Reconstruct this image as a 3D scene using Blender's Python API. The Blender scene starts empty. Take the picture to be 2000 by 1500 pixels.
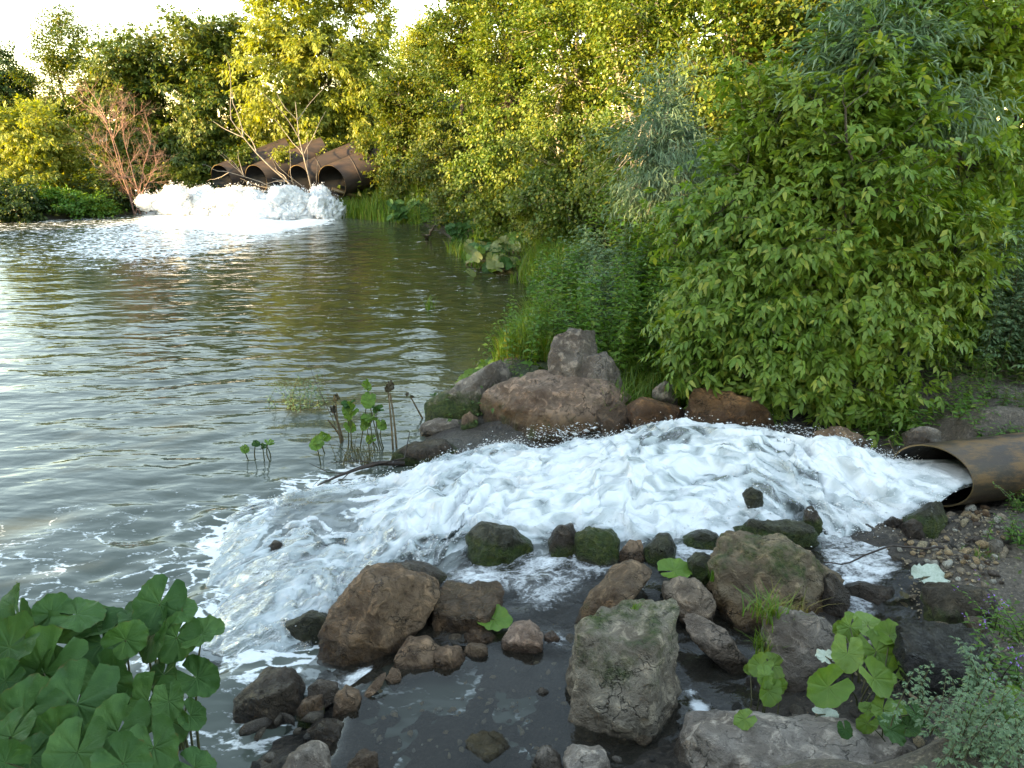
import bpy, math, random
import numpy as np
from mathutils import Vector, Matrix
random.seed(11)
RG = np.random.default_rng(11)
SC = bpy.context.scene
COL = SC.collection

# ------------------------------------------------------------------ camera
CAMH, TH, FPX = 3.0, math.atan(1 / 3.0), 1500.0
CT, ST = math.cos(TH), math.sin(TH)
cam_d = bpy.data.cameras.new('camera')
cam_d.sensor_width = 36.0
cam_d.lens = 27.0
cam_d.clip_end = 2000
cam_d.clip_start = 0.05
cam = bpy.data.objects.new('camera', cam_d)
COL.objects.link(cam)
cam.location = (0, 0, CAMH)
cam.rotation_euler = (math.pi / 2 - TH, 0, 0)
SC.camera = cam

# ------------------------------------------------------------------ world, sun, exposure
SUN_TO = Vector((-0.90, -0.50, 0.0)).normalized()          # horizontal direction towards the sun
SUN_EL = math.radians(13.5)
world = bpy.data.worlds.new('World')
SC.world = world
world.use_nodes = True
wn = world.node_tree
bg = wn.nodes['Background']
sky = wn.nodes.new('ShaderNodeTexSky')
sky.sky_type = 'NISHITA'
sky.sun_disc = False
sky.sun_elevation = SUN_EL
sky.sun_rotation = math.atan2(SUN_TO.x, SUN_TO.y)
sky.air_density = 1.0
sky.dust_density = .35
sky.ozone_density = 1.6
wn.links.new(sky.outputs[0], bg.inputs[0])
bg.inputs[1].default_value = 0.15
sun_d = bpy.data.lights.new('sun', 'SUN')
sun_d.energy = 2.7
sun_d.angle = math.radians(0.55)
sun_d.color = (1.0, 0.85, 0.58)
sun = bpy.data.objects.new('sun', sun_d)
COL.objects.link(sun)
sdir = Vector((SUN_TO.x * math.cos(SUN_EL), SUN_TO.y * math.cos(SUN_EL), math.sin(SUN_EL)))
sun.rotation_euler = sdir.to_track_quat('Z', 'Y').to_euler()
sun.location = (-20, -10, 30)
SC.view_settings.view_transform = 'Standard'
SC.view_settings.look = 'None'
SC.view_settings.exposure = 3.22
SC.view_settings.gamma = 1.0
SC.view_settings.use_white_balance = True
SC.view_settings.white_balance_temperature = 10300
SC.view_settings.white_balance_tint = 10
SC.view_settings.use_curve_mapping = False
SC.cycles.max_bounces = 7
SC.cycles.diffuse_bounces = 3
SC.cycles.glossy_bounces = 3
SC.cycles.transmission_bounces = 4
SC.cycles.transparent_max_bounces = 10
SC.cycles.caustics_reflective = False
SC.cycles.caustics_refractive = False
SC.cycles.use_denoising = True

# ------------------------------------------------------------------ pixel helpers (photograph is 2000 x 1500)
def ray(px, py):
    u, v = (px - 1000) / FPX, (750 - py) / FPX
    return np.array([u, CT + v * ST, -ST + v * CT])
def W(px, py, z=0.0):
    d = ray(px, py)
    return np.array([0, 0, CAMH]) + d * ((z - CAMH) / d[2])
def WY(px, py, y):
    d = ray(px, py)
    return np.array([0, 0, CAMH]) + d * (y / d[1])
def WT(px, py, t):
    return np.array([0, 0, CAMH]) + ray(px, py) * t
def tof(p):                                   # distance along the optical axis
    return p[1] * CT - (p[2] - CAMH) * ST
CAM_R = np.array([1.0, 0, 0]); CAM_U = np.array([0, ST, CT]); CAM_F = np.array([0, CT, -ST])

# ------------------------------------------------------------------ noise
def _hash(ix, iy, iz, s):
    h = (ix.astype(np.int64) * 374761393 + iy.astype(np.int64) * 668265263 + iz.astype(np.int64) * 2147483647 + s * 974711) & 0xffffffff
    h = ((h ^ (h >> 13)) * 1274126177) & 0xffffffff
    h = h ^ (h >> 16)
    return (h & 0xffff) / 32767.5 - 1.0
def vnoise(p, seed=0):
    p = np.asarray(p, float)
    i = np.floor(p).astype(np.int64); f = p - i
    u = f * f * f * (f * (f * 6 - 15) + 10)
    r = 0
    for a in (0, 1):
        wa = u[..., 0] if a else 1 - u[..., 0]
        for b in (0, 1):
            wb = u[..., 1] if b else 1 - u[..., 1]
            for c in (0, 1):
                wc = u[..., 2] if c else 1 - u[..., 2]
                r = r + wa * wb * wc * _hash(i[..., 0] + a, i[..., 1] + b, i[..., 2] + c, seed)
    return r
def fbm(p, oct=4, seed=0, gain=0.5, lac=2.03):
    p = np.asarray(p, float); a, r, n = 1.0, 0, 0
    for k in range(oct):
        r = r + a * vnoise(p * (lac ** k) + 17.3 * k, seed + k); n += a; a *= gain
    return r / n * 1.6
def sstep(a, b, x):
    t = np.clip((x - a) / (b - a), 0, 1)
    return t * t * (3 - 2 * t)
def XYZ(x, y, z=0):
    x = np.asarray(x, float); return np.stack([x, np.asarray(y, float) + 0 * x, np.asarray(z, float) + 0 * x], -1)

# ------------------------------------------------------------------ mesh building
def tag(o, label=None, cat=None, group=None, kind=None):
    if label: o['label'] = label
    if cat: o['category'] = cat
    if group: o['group'] = group
    if kind: o['kind'] = kind
    return o
def make_mesh(name, verts, faces, mat=None, smooth=True, attrs=None, mats=None, midx=None):
    """faces: list of int arrays (n,k), k may differ between arrays."""
    verts = np.asarray(verts, np.float32)
    if not isinstance(faces, (list, tuple)): faces = [faces]
    faces = [np.asarray(f, np.int32) for f in faces if len(f)]
    me = bpy.data.meshes.new(name)
    me.vertices.add(len(verts)); me.vertices.foreach_set('co', verts.ravel())
    nl = sum(f.size for f in faces); npoly = sum(len(f) for f in faces)
    me.loops.add(nl); me.polygons.add(npoly)
    me.loops.foreach_set('vertex_index', np.concatenate([f.ravel() for f in faces]))
    st, k = [], 0
    for f in faces:
        st.append(np.arange(len(f)) * f.shape[1] + k); k += f.size
    me.polygons.foreach_set('loop_start', np.concatenate(st).astype(np.int32))
    if smooth: me.polygons.foreach_set('use_smooth', np.ones(npoly, bool))
    for m in (mats or ([mat] if mat else [])): me.materials.append(m)
    if midx is not None: me.polygons.foreach_set('material_index', np.asarray(midx, np.int32))
    for an, av in (attrs or {}).items():
        a = me.attributes.new(an, 'FLOAT', 'POINT'); a.data.foreach_set('value', np.asarray(av, np.float32))
    me.update(calc_edges=True)
    return me
def link(name, me, parent=None, loc=None, rot=None, color=None):
    o = bpy.data.objects.new(name, me)
    COL.objects.link(o)
    if parent is not None: o.parent = parent
    if loc is not None: o.location = [float(v) for v in loc]
    if rot is not None: o.rotation_euler = rot
    if color is not None: o.color = color
    return o
def empty(name, loc, rot=None):
    o = bpy.data.objects.new(name, None); COL.objects.link(o); o.location = [float(v) for v in loc]
    o.empty_display_size = 0.1
    if rot is not None: o.rotation_euler = rot
    return o
class MB:
    def __init__(s): s.v, s.f, s.n = [], {}, 0
    def add(s, v, *fs):
        for f in fs:
            f = np.asarray(f, np.int64); s.f.setdefault(f.shape[1], []).append(f + s.n)
        s.v.append(np.asarray(v, float)); s.n += len(v)
    def tube(s, pts, rad, sides=5, cap=False):
        pts = np.asarray(pts, float); n = len(pts)
        rad = np.broadcast_to(np.asarray(rad, float), (n,))
        d = np.gradient(pts, axis=0); d /= np.linalg.norm(d, axis=1, keepdims=True) + 1e-9
        ref = np.array([0.31, 0.17, 0.93]) if abs(d[0][2]) < .9 else np.array([1.0, 0.1, 0])
        x = np.cross(d, ref); x /= np.linalg.norm(x, axis=1, keepdims=True) + 1e-9
        y = np.cross(d, x)
        a = np.arange(sides) / sides * 2 * math.pi
        v = pts[:, None] + rad[:, None, None] * (np.cos(a)[None, :, None] * x[:, None] + np.sin(a)[None, :, None] * y[:, None])
        i = np.arange(n - 1)[:, None] * sides; j = np.arange(sides)[None]; j2 = (j + 1) % sides
        f = np.stack([i + j, i + j2, i + sides + j2, i + sides + j], -1).reshape(-1, 4)
        s.add(v.reshape(-1, 3), f)
        if cap: s.add(v[-1], [list(range(sides))])
    def mesh(s, name, mat, smooth=True, off=(0, 0, 0)):
        return make_mesh(name, np.concatenate(s.v) - np.asarray(off, float), [np.concatenate(x) for x in s.f.values()], mat, smooth)
def grid_faces(nr, nc):
    i = np.arange(nr - 1)[:, None] * nc; j = np.arange(nc - 1)[None]
    return np.stack([i + j, i + j + 1, i + nc + j + 1, i + nc + j], -1).reshape(-1, 4)
def norm(a): return a / (np.linalg.norm(a, axis=-1, keepdims=True) + 1e-9)
def frames(d, up):                                   # local Y along d, local Z roughly along up
    y = norm(d); x = norm(np.cross(y, up)); z = np.cross(x, y)
    return np.stack([x, y, z], -1)
def scatter(tv, tfs, pos, fr, sc):
    n, k = len(pos), len(tv)
    sc = np.broadcast_to(np.asarray(sc, float), (n,))
    v = pos[:, None] + sc[:, None, None] * np.einsum('nij,vj->nvi', fr, tv)
    off = (np.arange(n) * k)[:, None, None]
    return v.reshape(-1, 3), [(np.asarray(f)[None] + off).reshape(-1, len(f[0])) for f in tfs]

# ------------------------------------------------------------------ materials
def new_mat(name):
    m = bpy.data.materials.new(name); m.use_nodes = True
    nt = m.node_tree; nt.nodes.clear()
    out = nt.nodes.new('ShaderNodeOutputMaterial')
    return m, nt, out
class N:
    """terse node graph helper"""
    def __init__(s, nt): s.nt = nt
    def n(s, typ, **kw):
        x = s.nt.nodes.new('ShaderNode' + typ)
        for k, v in kw.items():
            if k.startswith('_'): setattr(x, k[1:], v)
        for k, v in kw.items():
            if not k.startswith('_'):
                i = x.inputs[int(k[1:])] if k[0] == 'i' and k[1:].isdigit() else x.inputs[k.replace('__', ' ')]
                s.set(i, v)
        return x
    def set(s, i, v):
        if hasattr(v, 'links'): s.nt.links.new(v, i)
        elif isinstance(v, bpy.types.Node): s.nt.links.new(v.outputs[0], i)
        else:
            if isinstance(v, tuple) and len(v) == 3 and i.type == 'RGBA': v = v + (1,)
            i.default_value = v
    def noise(s, co, scale, detail=4, rough=.55, out='Fac', dist=0):
        x = s.n('TexNoise', Vector=co, Scale=scale, Detail=detail, Roughness=rough, Distortion=dist); return x.outputs[out]
    def ramp(s, f, *st):
        r = s.n('ValToRGB', Fac=f); e = r.color_ramp.elements
        while len(e) < len(st): e.new(.5)
        for el, (p, c) in zip(e, st):
            el.position = p; el.color = (c + (1,)) if isinstance(c, tuple) else (c, c, c, 1)
        return r.outputs[0]
    def mix(s, f, a, b, mode='MIX'):
        x = s.n('MixRGB', _blend_type=mode, i0=f, i1=a, i2=b); return x.outputs[0]
    def math(s, op, a, b=0.0, clamp=False):
        x = s.n('Math', _operation=op, i0=a, i1=b); x.use_clamp = clamp; return x.outputs[0]
    def mapr(s, v, a, b, c=0.0, d=1.0):
        x = s.n('MapRange', i0=v, i1=a, i2=b, i3=c, i4=d); x.interpolation_type = 'SMOOTHSTEP'; return x.outputs[0]
    def attr(s, name): return s.n('Attribute', _attribute_name=name).outputs['Fac']
    def bump(s, h, strength, dist, nrm=None):
        x = s.n('Bump', Height=h, Strength=strength, Distance=dist)
        if nrm is not None: s.set(x.inputs['Normal'], nrm)
        return x.outputs[0]
    def mapping(s, v, sc): return s.n('Mapping', Vector=v, Scale=sc).outputs[0]

def leaf_mat(name, c1, c2, c3, trans=.35, rough=.45, c3amt=.12, spec=.35, tcol=(1.35, 1.25, .5), vein=False, patch=.7):
    m, nt, out = new_mat(name); g = N(nt)
    geo = g.n('NewGeometry'); oi = g.n('ObjectInfo')
    rnd = g.math('FRACT', g.math('ADD', geo.outputs['Random Per Island'], oi.outputs['Random']))
    c = g.mix(rnd, c1, c2)
    nz = g.noise(geo.outputs['Position'], patch, 2)
    c = g.mix(g.mapr(nz, .35, .65, 0, .55), c, g.mix(rnd, c2, c3))
    c = g.mix(g.math('GREATER_THAN', rnd, 1 - c3amt), c, c3)
    bumpn = None
    if vein:
        tc = g.n('TexCoord').outputs['Object']
        a1, a2 = g.attr('vein'), g.attr('edge')
        c = g.mix(g.math('MULTIPLY', a1, .45), c, (c3[0], c3[1], c3[2]))
        fine = g.noise(tc, 55, 4)
        c = g.mix(g.mapr(fine, .3, .7, 0, .3), c, g.mix(.5, c, (.02, .035, .012)))
        ed = g.mapr(g.math('ADD', g.attr('edge'), g.math('MULTIPLY', g.noise(tc, 6, 4), .35)), 1.16, 1.22)
        c = g.mix(g.math('MULTIPLY', ed, .7), c, (.10, .075, .025))
        c = g.mix(g.mapr(g.noise(tc, 2.5, 3), .45, .7, 0, .5), c, g.mix(1, c, (1.7, 1.4, 1.2), 'MULTIPLY'))
        hole = g.noise(tc, 14, 2)
        c = g.mix(g.mapr(hole, .74, .78, 0, .8), c, (.09, .06, .025))
        bumpn = g.bump(g.math('ADD', g.math('MULTIPLY', a1, -1.0), g.math('MULTIPLY', fine, .6)), .6, .006)
    back = g.mix(1.0, c, (tcol[0], tcol[1], tcol[2]), 'MULTIPLY')
    p = g.n('BsdfPrincipled', Base__Color=c, Roughness=rough)
    p.inputs['Specular IOR Level'].default_value = spec
    if bumpn is not None: g.set(p.inputs['Normal'], bumpn)
    t = g.n('BsdfTranslucent', Color=back)
    nt.links.new(g.n('MixShader', i0=trans, i1=p.outputs[0], i2=t.outputs[0]).outputs[0], out.inputs[0])
    return m

def simple_mat(name, c1, c2, scale=8, rough=.7, bump=.4, bdist=.01, spec=.3, c3=None, stretch=(1, 1, 1)):
    m, nt, out = new_mat(name); g = N(nt)
    co = g.mapping(g.n('TexCoord').outputs['Object'], stretch)
    nz = g.noise(co, scale, 6, .6)
    c = g.mix(g.mapr(nz, .3, .7), c1, c2)
    if c3: c = g.mix(g.mapr(g.noise(co, scale * .3, 3), .5, .65), c, c3)
    p = g.n('BsdfPrincipled', Base__Color=c, Roughness=rough, Normal=g.bump(g.noise(co, scale * 3, 5), bump, bdist))
    p.inputs['Specular IOR Level'].default_value = spec
    nt.links.new(p.outputs[0], out.inputs[0])
    return m

def rock_mat():
    m, nt, out = new_mat('rock_surface'); g = N(nt)
    co = g.n('TexCoord').outputs['Object']; oi = g.n('ObjectInfo')
    co = g.n('VectorMath', _operation='ADD', i0=co, i1=g.n('VectorMath', _operation='SCALE', i0=(9, 5, 7), Scale=oi.outputs['Random']).outputs[0]).outputs[0]
    base = oi.outputs['Color']
    n1 = g.noise(co, 2.6, 8, .62); n2 = g.noise(co, 11, 8, .68, dist=.6); n3 = g.noise(co, 38, 6, .7)
    c = g.mix(g.mapr(n1, .32, .68), g.mix(1, base, (.42, .36, .32), 'MULTIPLY'), base)
    c = g.mix(g.mapr(n2, .5, .66, 0, .7), c, g.mix(1, base, (1.9, 1.8, 1.7), 'MULTIPLY'))
    c = g.mix(g.mapr(n2, .34, .47, .75, 0), c, g.mix(1, base, (.33, .3, .28), 'MULTIPLY'))
    c = g.mix(g.mapr(n3, .30, .42, .6, 0), c, (.02, .017, .014))
    c = g.mix(g.mapr(n3, .62, .72, 0, .45), c, g.mix(1, base, (2.3, 2.3, 2.3), 'MULTIPLY'))
    # thin crease lines
    vor = g.n('TexVoronoi', _feature='DISTANCE_TO_EDGE', Vector=g.n('VectorMath', _operation='ADD', i0=co, i1=g.n('VectorMath', _operation='SCALE', i0=g.noise(co, 6, 4, out='Color'), Scale=.35).outputs[0]).outputs[0], Scale=4.5).outputs[0]
    crk = g.math('MULTIPLY', g.mapr(vor, .0, .025, 1, 0), g.mapr(n1, .45, .6))
    c = g.mix(g.math('MULTIPLY', crk, .7), c, (.016, .013, .01))
    wet, moss, rust = g.attr('wet'), g.attr('moss'), g.attr('rust')
    c = g.mix(g.math('MULTIPLY', g.mapr(g.math('ADD', rust, g.math('MULTIPLY', n2, .8)), .75, 1.2), .75), c, (.13, .065, .022))
    mm = g.mapr(g.math('ADD', moss, g.math('MULTIPLY', g.noise(co, 7, 7, .7), 1.3)), .95, 1.3)
    mc = g.mix(g.mapr(n3, .3, .7), (.025, .045, .010), g.mix(g.mapr(n2, .3, .7), (.055, .11, .024), (.15, .16, .035)))
    c = g.mix(mm, c, mc)
    w = g.mapr(g.math('ADD', wet, g.math('MULTIPLY', n2, .5)), .6, 1.0)
    c = g.mix(w, c, g.mix(1, c, g.mix(mm, (.40, .37, .34), (.75, .75, .7)), 'MULTIPLY'))
    rough = g.math('SUBTRACT', .68, g.math('MULTIPLY', w, .38))
    h = g.math('ADD', g.math('ADD', g.math('MULTIPLY', n2, 1.1), g.math('MULTIPLY', n3, .45)), g.math('MULTIPLY', crk, -.6))
    h = g.math('ADD', h, g.math('MULTIPLY', g.math('MULTIPLY', mm, g.noise(co, 120, 3)), .5))
    p = g.n('BsdfPrincipled', Base__Color=c, Roughness=rough, Normal=g.bump(h, 1.0, .075))
    p.inputs['Specular IOR Level'].default_value = .4
    nt.links.new(p.outputs[0], out.inputs[0])
    return m
ROCK = rock_mat()

def ground_mat():
    m, nt, out = new_mat('mud_ground'); g = N(nt)
    co = g.n('NewGeometry').outputs['Position']
    n1, n2, n3 = g.noise(co, 1.3, 6, .6), g.noise(co, 9, 8, .65), g.noise(co, 45, 6, .7)
    c = g.mix(g.mapr(n1, .35, .65), (.050, .040, .031), (.13, .10, .075))
    c = g.mix(g.mapr(n2, .5, .75, 0, .7), c, (.20, .16, .12))
    c = g.mix(g.mapr(n3, .52, .66, 0, .7), c, (.34, .27, .20))
    c = g.mix(g.mapr(n3, .36, .46, .75, 0), c, (.02, .016, .012))
    gr = g.mapr(g.math('ADD', g.attr('green'), g.math('MULTIPLY', n2, .8)), .7, 1.1)
    c = g.mix(gr, c, g.mix(g.mapr(n3, .3, .7), (.012, .022, .006), (.035, .055, .014)))
    wet = g.mapr(g.math('ADD', g.attr('wet'), g.math('MULTIPLY', n1, .4)), .5, 1.0)
    c = g.mix(wet, c, g.mix(1, c, (.36, .35, .36), 'MULTIPLY'))
    h = g.math('ADD', g.math('MULTIPLY', n2, 1.0), g.math('MULTIPLY', n3, .35))
    rough = g.math('SUBTRACT', .8, g.math('MULTIPLY', wet, .45))
    p = g.n('BsdfPrincipled', Base__Color=c, Roughness=rough, Normal=g.bump(h, 1.0, .06))
    nt.links.new(p.outputs[0], out.inputs[0]); return m

def foam_nodes(g, co, foam, sc=1.0, scl=(1, 1, 1), lo=1.0, hi=1.16, lw=1.0):
    cm = g.mapping(co, scl)
    wrp = g.n('VectorMath', _operation='ADD', i0=cm, i1=g.n('VectorMath', _operation='SCALE', i0=g.noise(cm, 2.2 * sc, 4, out='Color'), Scale=.55).outputs[0]).outputs[0]
    n = g.noise(wrp, 3.2 * sc, 9, .66)
    v = g.n('TexVoronoi', _feature='DISTANCE_TO_EDGE', Vector=wrp, Scale=5.5 * sc).outputs[0]
    lace = g.mapr(v, 0.0, .30, .22 * lw, -.12 * lw)
    spk = g.noise(cm, 42 * sc, 3, .6)
    s = g.math('ADD', g.math('ADD', g.math('MULTIPLY', n, 1.0), lace), g.math('MULTIPLY', g.math('SUBTRACT', spk, .5), .35))
    s = g.math('ADD', s, foam)
    return g.mapr(s, lo, hi), n

def pool_mat():
    m, nt, out = new_mat('river_water'); g = N(nt)
    co = g.n('NewGeometry').outputs['Position']
    foam, n = foam_nodes(g, co, g.attr('foam'), 1.0, (.8, 1.3, 1))
    mud = g.attr('mud')
    c = g.mix(mud, (.034, .038, .016), (.088, .102, .086))
    rp = g.mapping(co, (.8, 1.9, 1))
    r1 = g.noise(rp, 2.4, 2, .5, dist=.2); r2 = g.noise(g.mapping(co, (1, 1.5, 1)), 9, 2, .5)
    h = g.math('ADD', g.math('MULTIPLY', r1, 1.0), g.math('MULTIPLY', r2, .14))
    nrm = g.bump(h, 1.0, .022)
    w = g.n('BsdfPrincipled', Base__Color=c, Roughness=.035, IOR=1.33, Normal=nrm)
    fb = g.n('BsdfPrincipled', Base__Color=(.82, .84, .85), Roughness=.65, Normal=g.bump(n, 1.0, .05, nrm))
    nt.links.new(g.n('MixShader', i0=foam, i1=w.outputs[0], i2=fb.outputs[0]).outputs[0], out.inputs[0])
    return m

def shallow_mat(name='shallow_water', tint=(.80, .82, .80), sc=1.5, bump=.012, bsc=7, turb=.14):
    """thin clear water over its bed, with foam flecks where the foam attribute says so"""
    m, nt, out = new_mat(name); g = N(nt)
    co = g.n('NewGeometry').outputs['Position']
    foam, n = foam_nodes(g, co, g.attr('foam'), sc, (1, 1.4, 1), .86, 1.42, .35)
    calm = g.attr('calm')
    h = g.noise(g.mapping(co, (1, 1.4, 1)), bsc, 4, .55, dist=.5)
    hb = g.math('MULTIPLY', h, g.math('SUBTRACT', 1.0, g.math('MULTIPLY', calm, .93)))
    nrm = g.bump(hb, 1.0, bump)
    tr = g.n('BsdfTransparent', Color=tint)
    df = g.n('BsdfDiffuse', Color=(.075, .062, .046))
    body = g.n('MixShader', i0=turb, i1=tr.outputs[0], i2=df.outputs[0])
    gl = g.n('BsdfGlossy', Color=(1, 1, 1), Roughness=.03, Normal=nrm)
    fr = g.n('Fresnel', IOR=1.33, Normal=nrm)
    w = g.n('MixShader', i0=fr.outputs[0], i1=body.outputs[0], i2=gl.outputs[0])
    fb = g.n('BsdfPrincipled', Base__Color=(.80, .82, .84), Roughness=.6, Normal=g.bump(n, .8, .04, nrm))
    nt.links.new(g.n('MixShader', i0=foam, i1=w.outputs[0], i2=fb.outputs[0]).outputs[0], out.inputs[0])
    return m

def torrent_mat():
    """white water: dense foam where foam is high, glassy dark water in the tears"""
    m, nt, out = new_mat('white_water'); g = N(nt)
    uv = g.n('Attribute', _attribute_name='flow').outputs['Vector']
    cm = g.mapping(uv, (1, 1, 1))
    wrp = g.n('VectorMath', _operation='ADD', i0=cm, i1=g.n('VectorMath', _operation='SCALE', i0=g.noise(g.mapping(uv, (1.2, 1.6, 1)), 1.6, 3, out='Color'), Scale=.45).outputs[0]).outputs[0]
    n = g.noise(g.mapping(wrp, (1.3, 3.6, 1)), 1.8, 10, .64)
    fine = g.noise(g.mapping(wrp, (1.6, 13.0, 1)), 3.0, 8, .66)
    v = g.n('TexVoronoi', _feature='DISTANCE_TO_EDGE', Vector=g.mapping(wrp, (2.2, 4.5, 1)), Scale=1.8).outputs[0]
    lace = g.mapr(v, 0.0, .3, .18, -.10)
    s = g.math('ADD', g.math('ADD', g.math('ADD', g.math('MULTIPLY', n, .95), g.math('MULTIPLY', fine, .42)), lace), g.attr('foam'))
    foam = g.mapr(s, .98, 1.24)
    froth = g.noise(g.mapping(uv, (14, 24, 1)), 3.0, 5, .7)
    hh = g.math('ADD', g.math('ADD', g.math('MULTIPLY', n, .8), g.math('MULTIPLY', fine, .4)), g.math('MULTIPLY', froth, .22))
    nrm = g.bump(hh, .40, .045)
    thin = g.mapr(s, 1.1, 1.55)
    fc = g.mix(thin, (.42, .48, .49), (.92, .94, .95))
    fb = g.n('BsdfPrincipled', Base__Color=fc, Roughness=.5, Normal=nrm)
    fb.inputs['Specular IOR Level'].default_value = .25
    tl = g.n('BsdfTranslucent', Color=(.85, .88, .9))
    fm = g.n('MixShader', i0=.22, i1=fb.outputs[0], i2=tl.outputs[0])
    n2 = g.bump(hh, 1.0, .05)
    body = g.n('MixShader', i0=.35, i1=g.n('BsdfTransparent', Color=(.5, .6, .58)).outputs[0], i2=g.n('BsdfDiffuse', Color=(.06, .075, .07)).outputs[0])
    w = g.n('MixShader', i0=g.n('Fresnel', IOR=1.33, Normal=n2).outputs[0], i1=body.outputs[0], i2=g.n('BsdfGlossy', Roughness=.14, Normal=n2).outputs[0])
    nt.links.new(g.n('MixShader', i0=foam, i1=w.outputs[0], i2=fm.outputs[0]).outputs[0], out.inputs[0])
    return m

def foam_mat(name='foam_white', trans=.25):
    m, nt, out = new_mat(name); g = N(nt)
    co = g.n('TexCoord').outputs['Object']
    p = g.n('BsdfPrincipled', Base__Color=(.90, .91, .92), Roughness=.55, Normal=g.bump(g.noise(co, 9, 8, .65), .7, .06))
    t = g.n('BsdfTranslucent', Color=(.88, .9, .92))
    nt.links.new(g.n('MixShader', i0=trans, i1=p.outputs[0], i2=t.outputs[0]).outputs[0], out.inputs[0])
    return m

def rust_mat():
    m, nt, out = new_mat('rusty_steel'); g = N(nt)
    co = g.n('TexCoord').outputs['Object']
    cs = g.mapping(co, (.35, 1, 1))
    n1, n2, n3 = g.noise(cs, 2.2, 7, .65), g.noise(cs, 9, 8, .7), g.noise(co, 60, 5, .7)
    c = g.mix(g.mapr(n1, .35, .65), (.045, .028, .022), (.028, .024, .024))
    c = g.mix(g.mapr(n2, .46, .62, 0, .85), c, (.17, .085, .036))
    tn = g.n('SeparateXYZ', i0=g.n('NewGeometry').outputs['Normal']).outputs[2]
    c = g.mix(g.math('MULTIPLY', g.mapr(g.math('ADD', g.attr('grime'), g.math('MULTIPLY', n2, .5)), .6, 1.1), .6), c, (.17, .115, .045))
    c = g.mix(g.mapr(n3, .6, .75, 0, .4), c, (.16, .10, .06))
    p = g.n('BsdfPrincipled', Base__Color=c, Roughness=g.mapr(n2, .3, .7, .35, .65), Metallic=.15, Normal=g.bump(g.math('ADD', n2, g.math('MULTIPLY', n3, .3)), .5, .01))
    nt.links.new(p.outputs[0], out.inputs[0]); return m

M = {}
M['bark'] = simple_mat('bark', (.05, .038, .028), (.12, .10, .08), 14, .85, .8, .02, .2, stretch=(1, 1, .25))
M['bark_grey'] = simple_mat('bark_grey', (.16, .135, .115), (.30, .26, .22), 14, .85, .5, .01, .2, stretch=(1, 1, .3))
M['dead_wood'] = simple_mat('dead_wood', (.22, .11, .085), (.34, .21, .165), 10, .85, .4, .01, .2)
M['stem'] = simple_mat('stem', (.055, .065, .025), (.10, .085, .04), 12, .5, .3, .003)
M['stem_brown'] = simple_mat('stem_brown', (.10, .065, .035), (.20, .15, .09), 12, .6, .4, .003)
M['dark_twig'] = simple_mat('dark_twig', (.02, .014, .012), (.06, .04, .03), 12, .5, .4, .003)
M['rust'] = rust_mat()
M['rust_shaded'] = simple_mat('shaded_rust', (.022, .017, .016), (.055, .034, .026), 5, .6, .5, .01, .3, c3=(.03, .022, .02), stretch=(.4, 1, 1))  # darkened copy of the rust: shade on the far pipes put into the colour
M['birch'] = simple_mat('birch_bark', (.62, .55, .46), (.34, .28, .22), 9, .7, .4, .01, .2, stretch=(1, 1, 3))
M['inner_shade'] = simple_mat('pipe_inside_shade', (.004, .0035, .003), (.012, .009, .007), 6, .5, .5, .02)  # near-black inner wall, the shade inside the pipes painted into its colour
M['ground'] = ground_mat()
M['pool'] = pool_mat()
M['shallow'] = shallow_mat()
M['torrent'] = torrent_mat()
M['foam'] = foam_mat()
M['conc'] = simple_mat('old_concrete', (.10, .085, .07), (.20, .17, .14), 6, .85, .8, .03, c3=(.05, .05, .03))
# ------------------------------------------------------------------ terrain
SHORE = np.array([(-1.55, 2.6), (-1.5, 3.0), (-1.3, 3.8), (-1.2, 5), (-1.2, 6), (-1.0, 7.2), (-.75, 8.3), (-.3, 9.6), (-.02, 10.6), (.1, 11.8), (.35, 13.5), (.2, 16), (-1.0, 19),
                  (-1.9, 22.5), (-3.1, 25.8), (-5, 27.3), (-6.2, 28.6), (-7.6, 30.3), (-10.5, 31.0), (-13.0, 30.2), (-14.4, 28.2), (-16, 26.3), (-19, 24.6), (-25, 20), (-28, 8), (-24, -2),
                  (-12, -4), (-5, .6), (-3.2, 1.6), (-2.2, 2.0)])
def sdist(x, y, poly=SHORE):
    """distance to the shoreline, positive on land"""
    x = np.asarray(x, float); y = np.asarray(y, float)
    d = np.full(x.shape, 1e9); ins = np.zeros(x.shape, bool)
    for (x0, y0), (x1, y1) in zip(poly, np.roll(poly, -1, 0)):
        ex, ey = x1 - x0, y1 - y0
        t = np.clip(((x - x0) * ex + (y - y0) * ey) / (ex * ex + ey * ey), 0, 1)
        d = np.minimum(d, np.hypot(x - x0 - t * ex, y - y0 - t * ey))
        c = ((y0 > y) != (y1 > y)) & (x < (x1 - x0) * (y - y0) / (y1 - y0 + 1e-12) + x0)
        ins ^= c
    return np.where(ins, -d, d)
_cp = []
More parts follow.
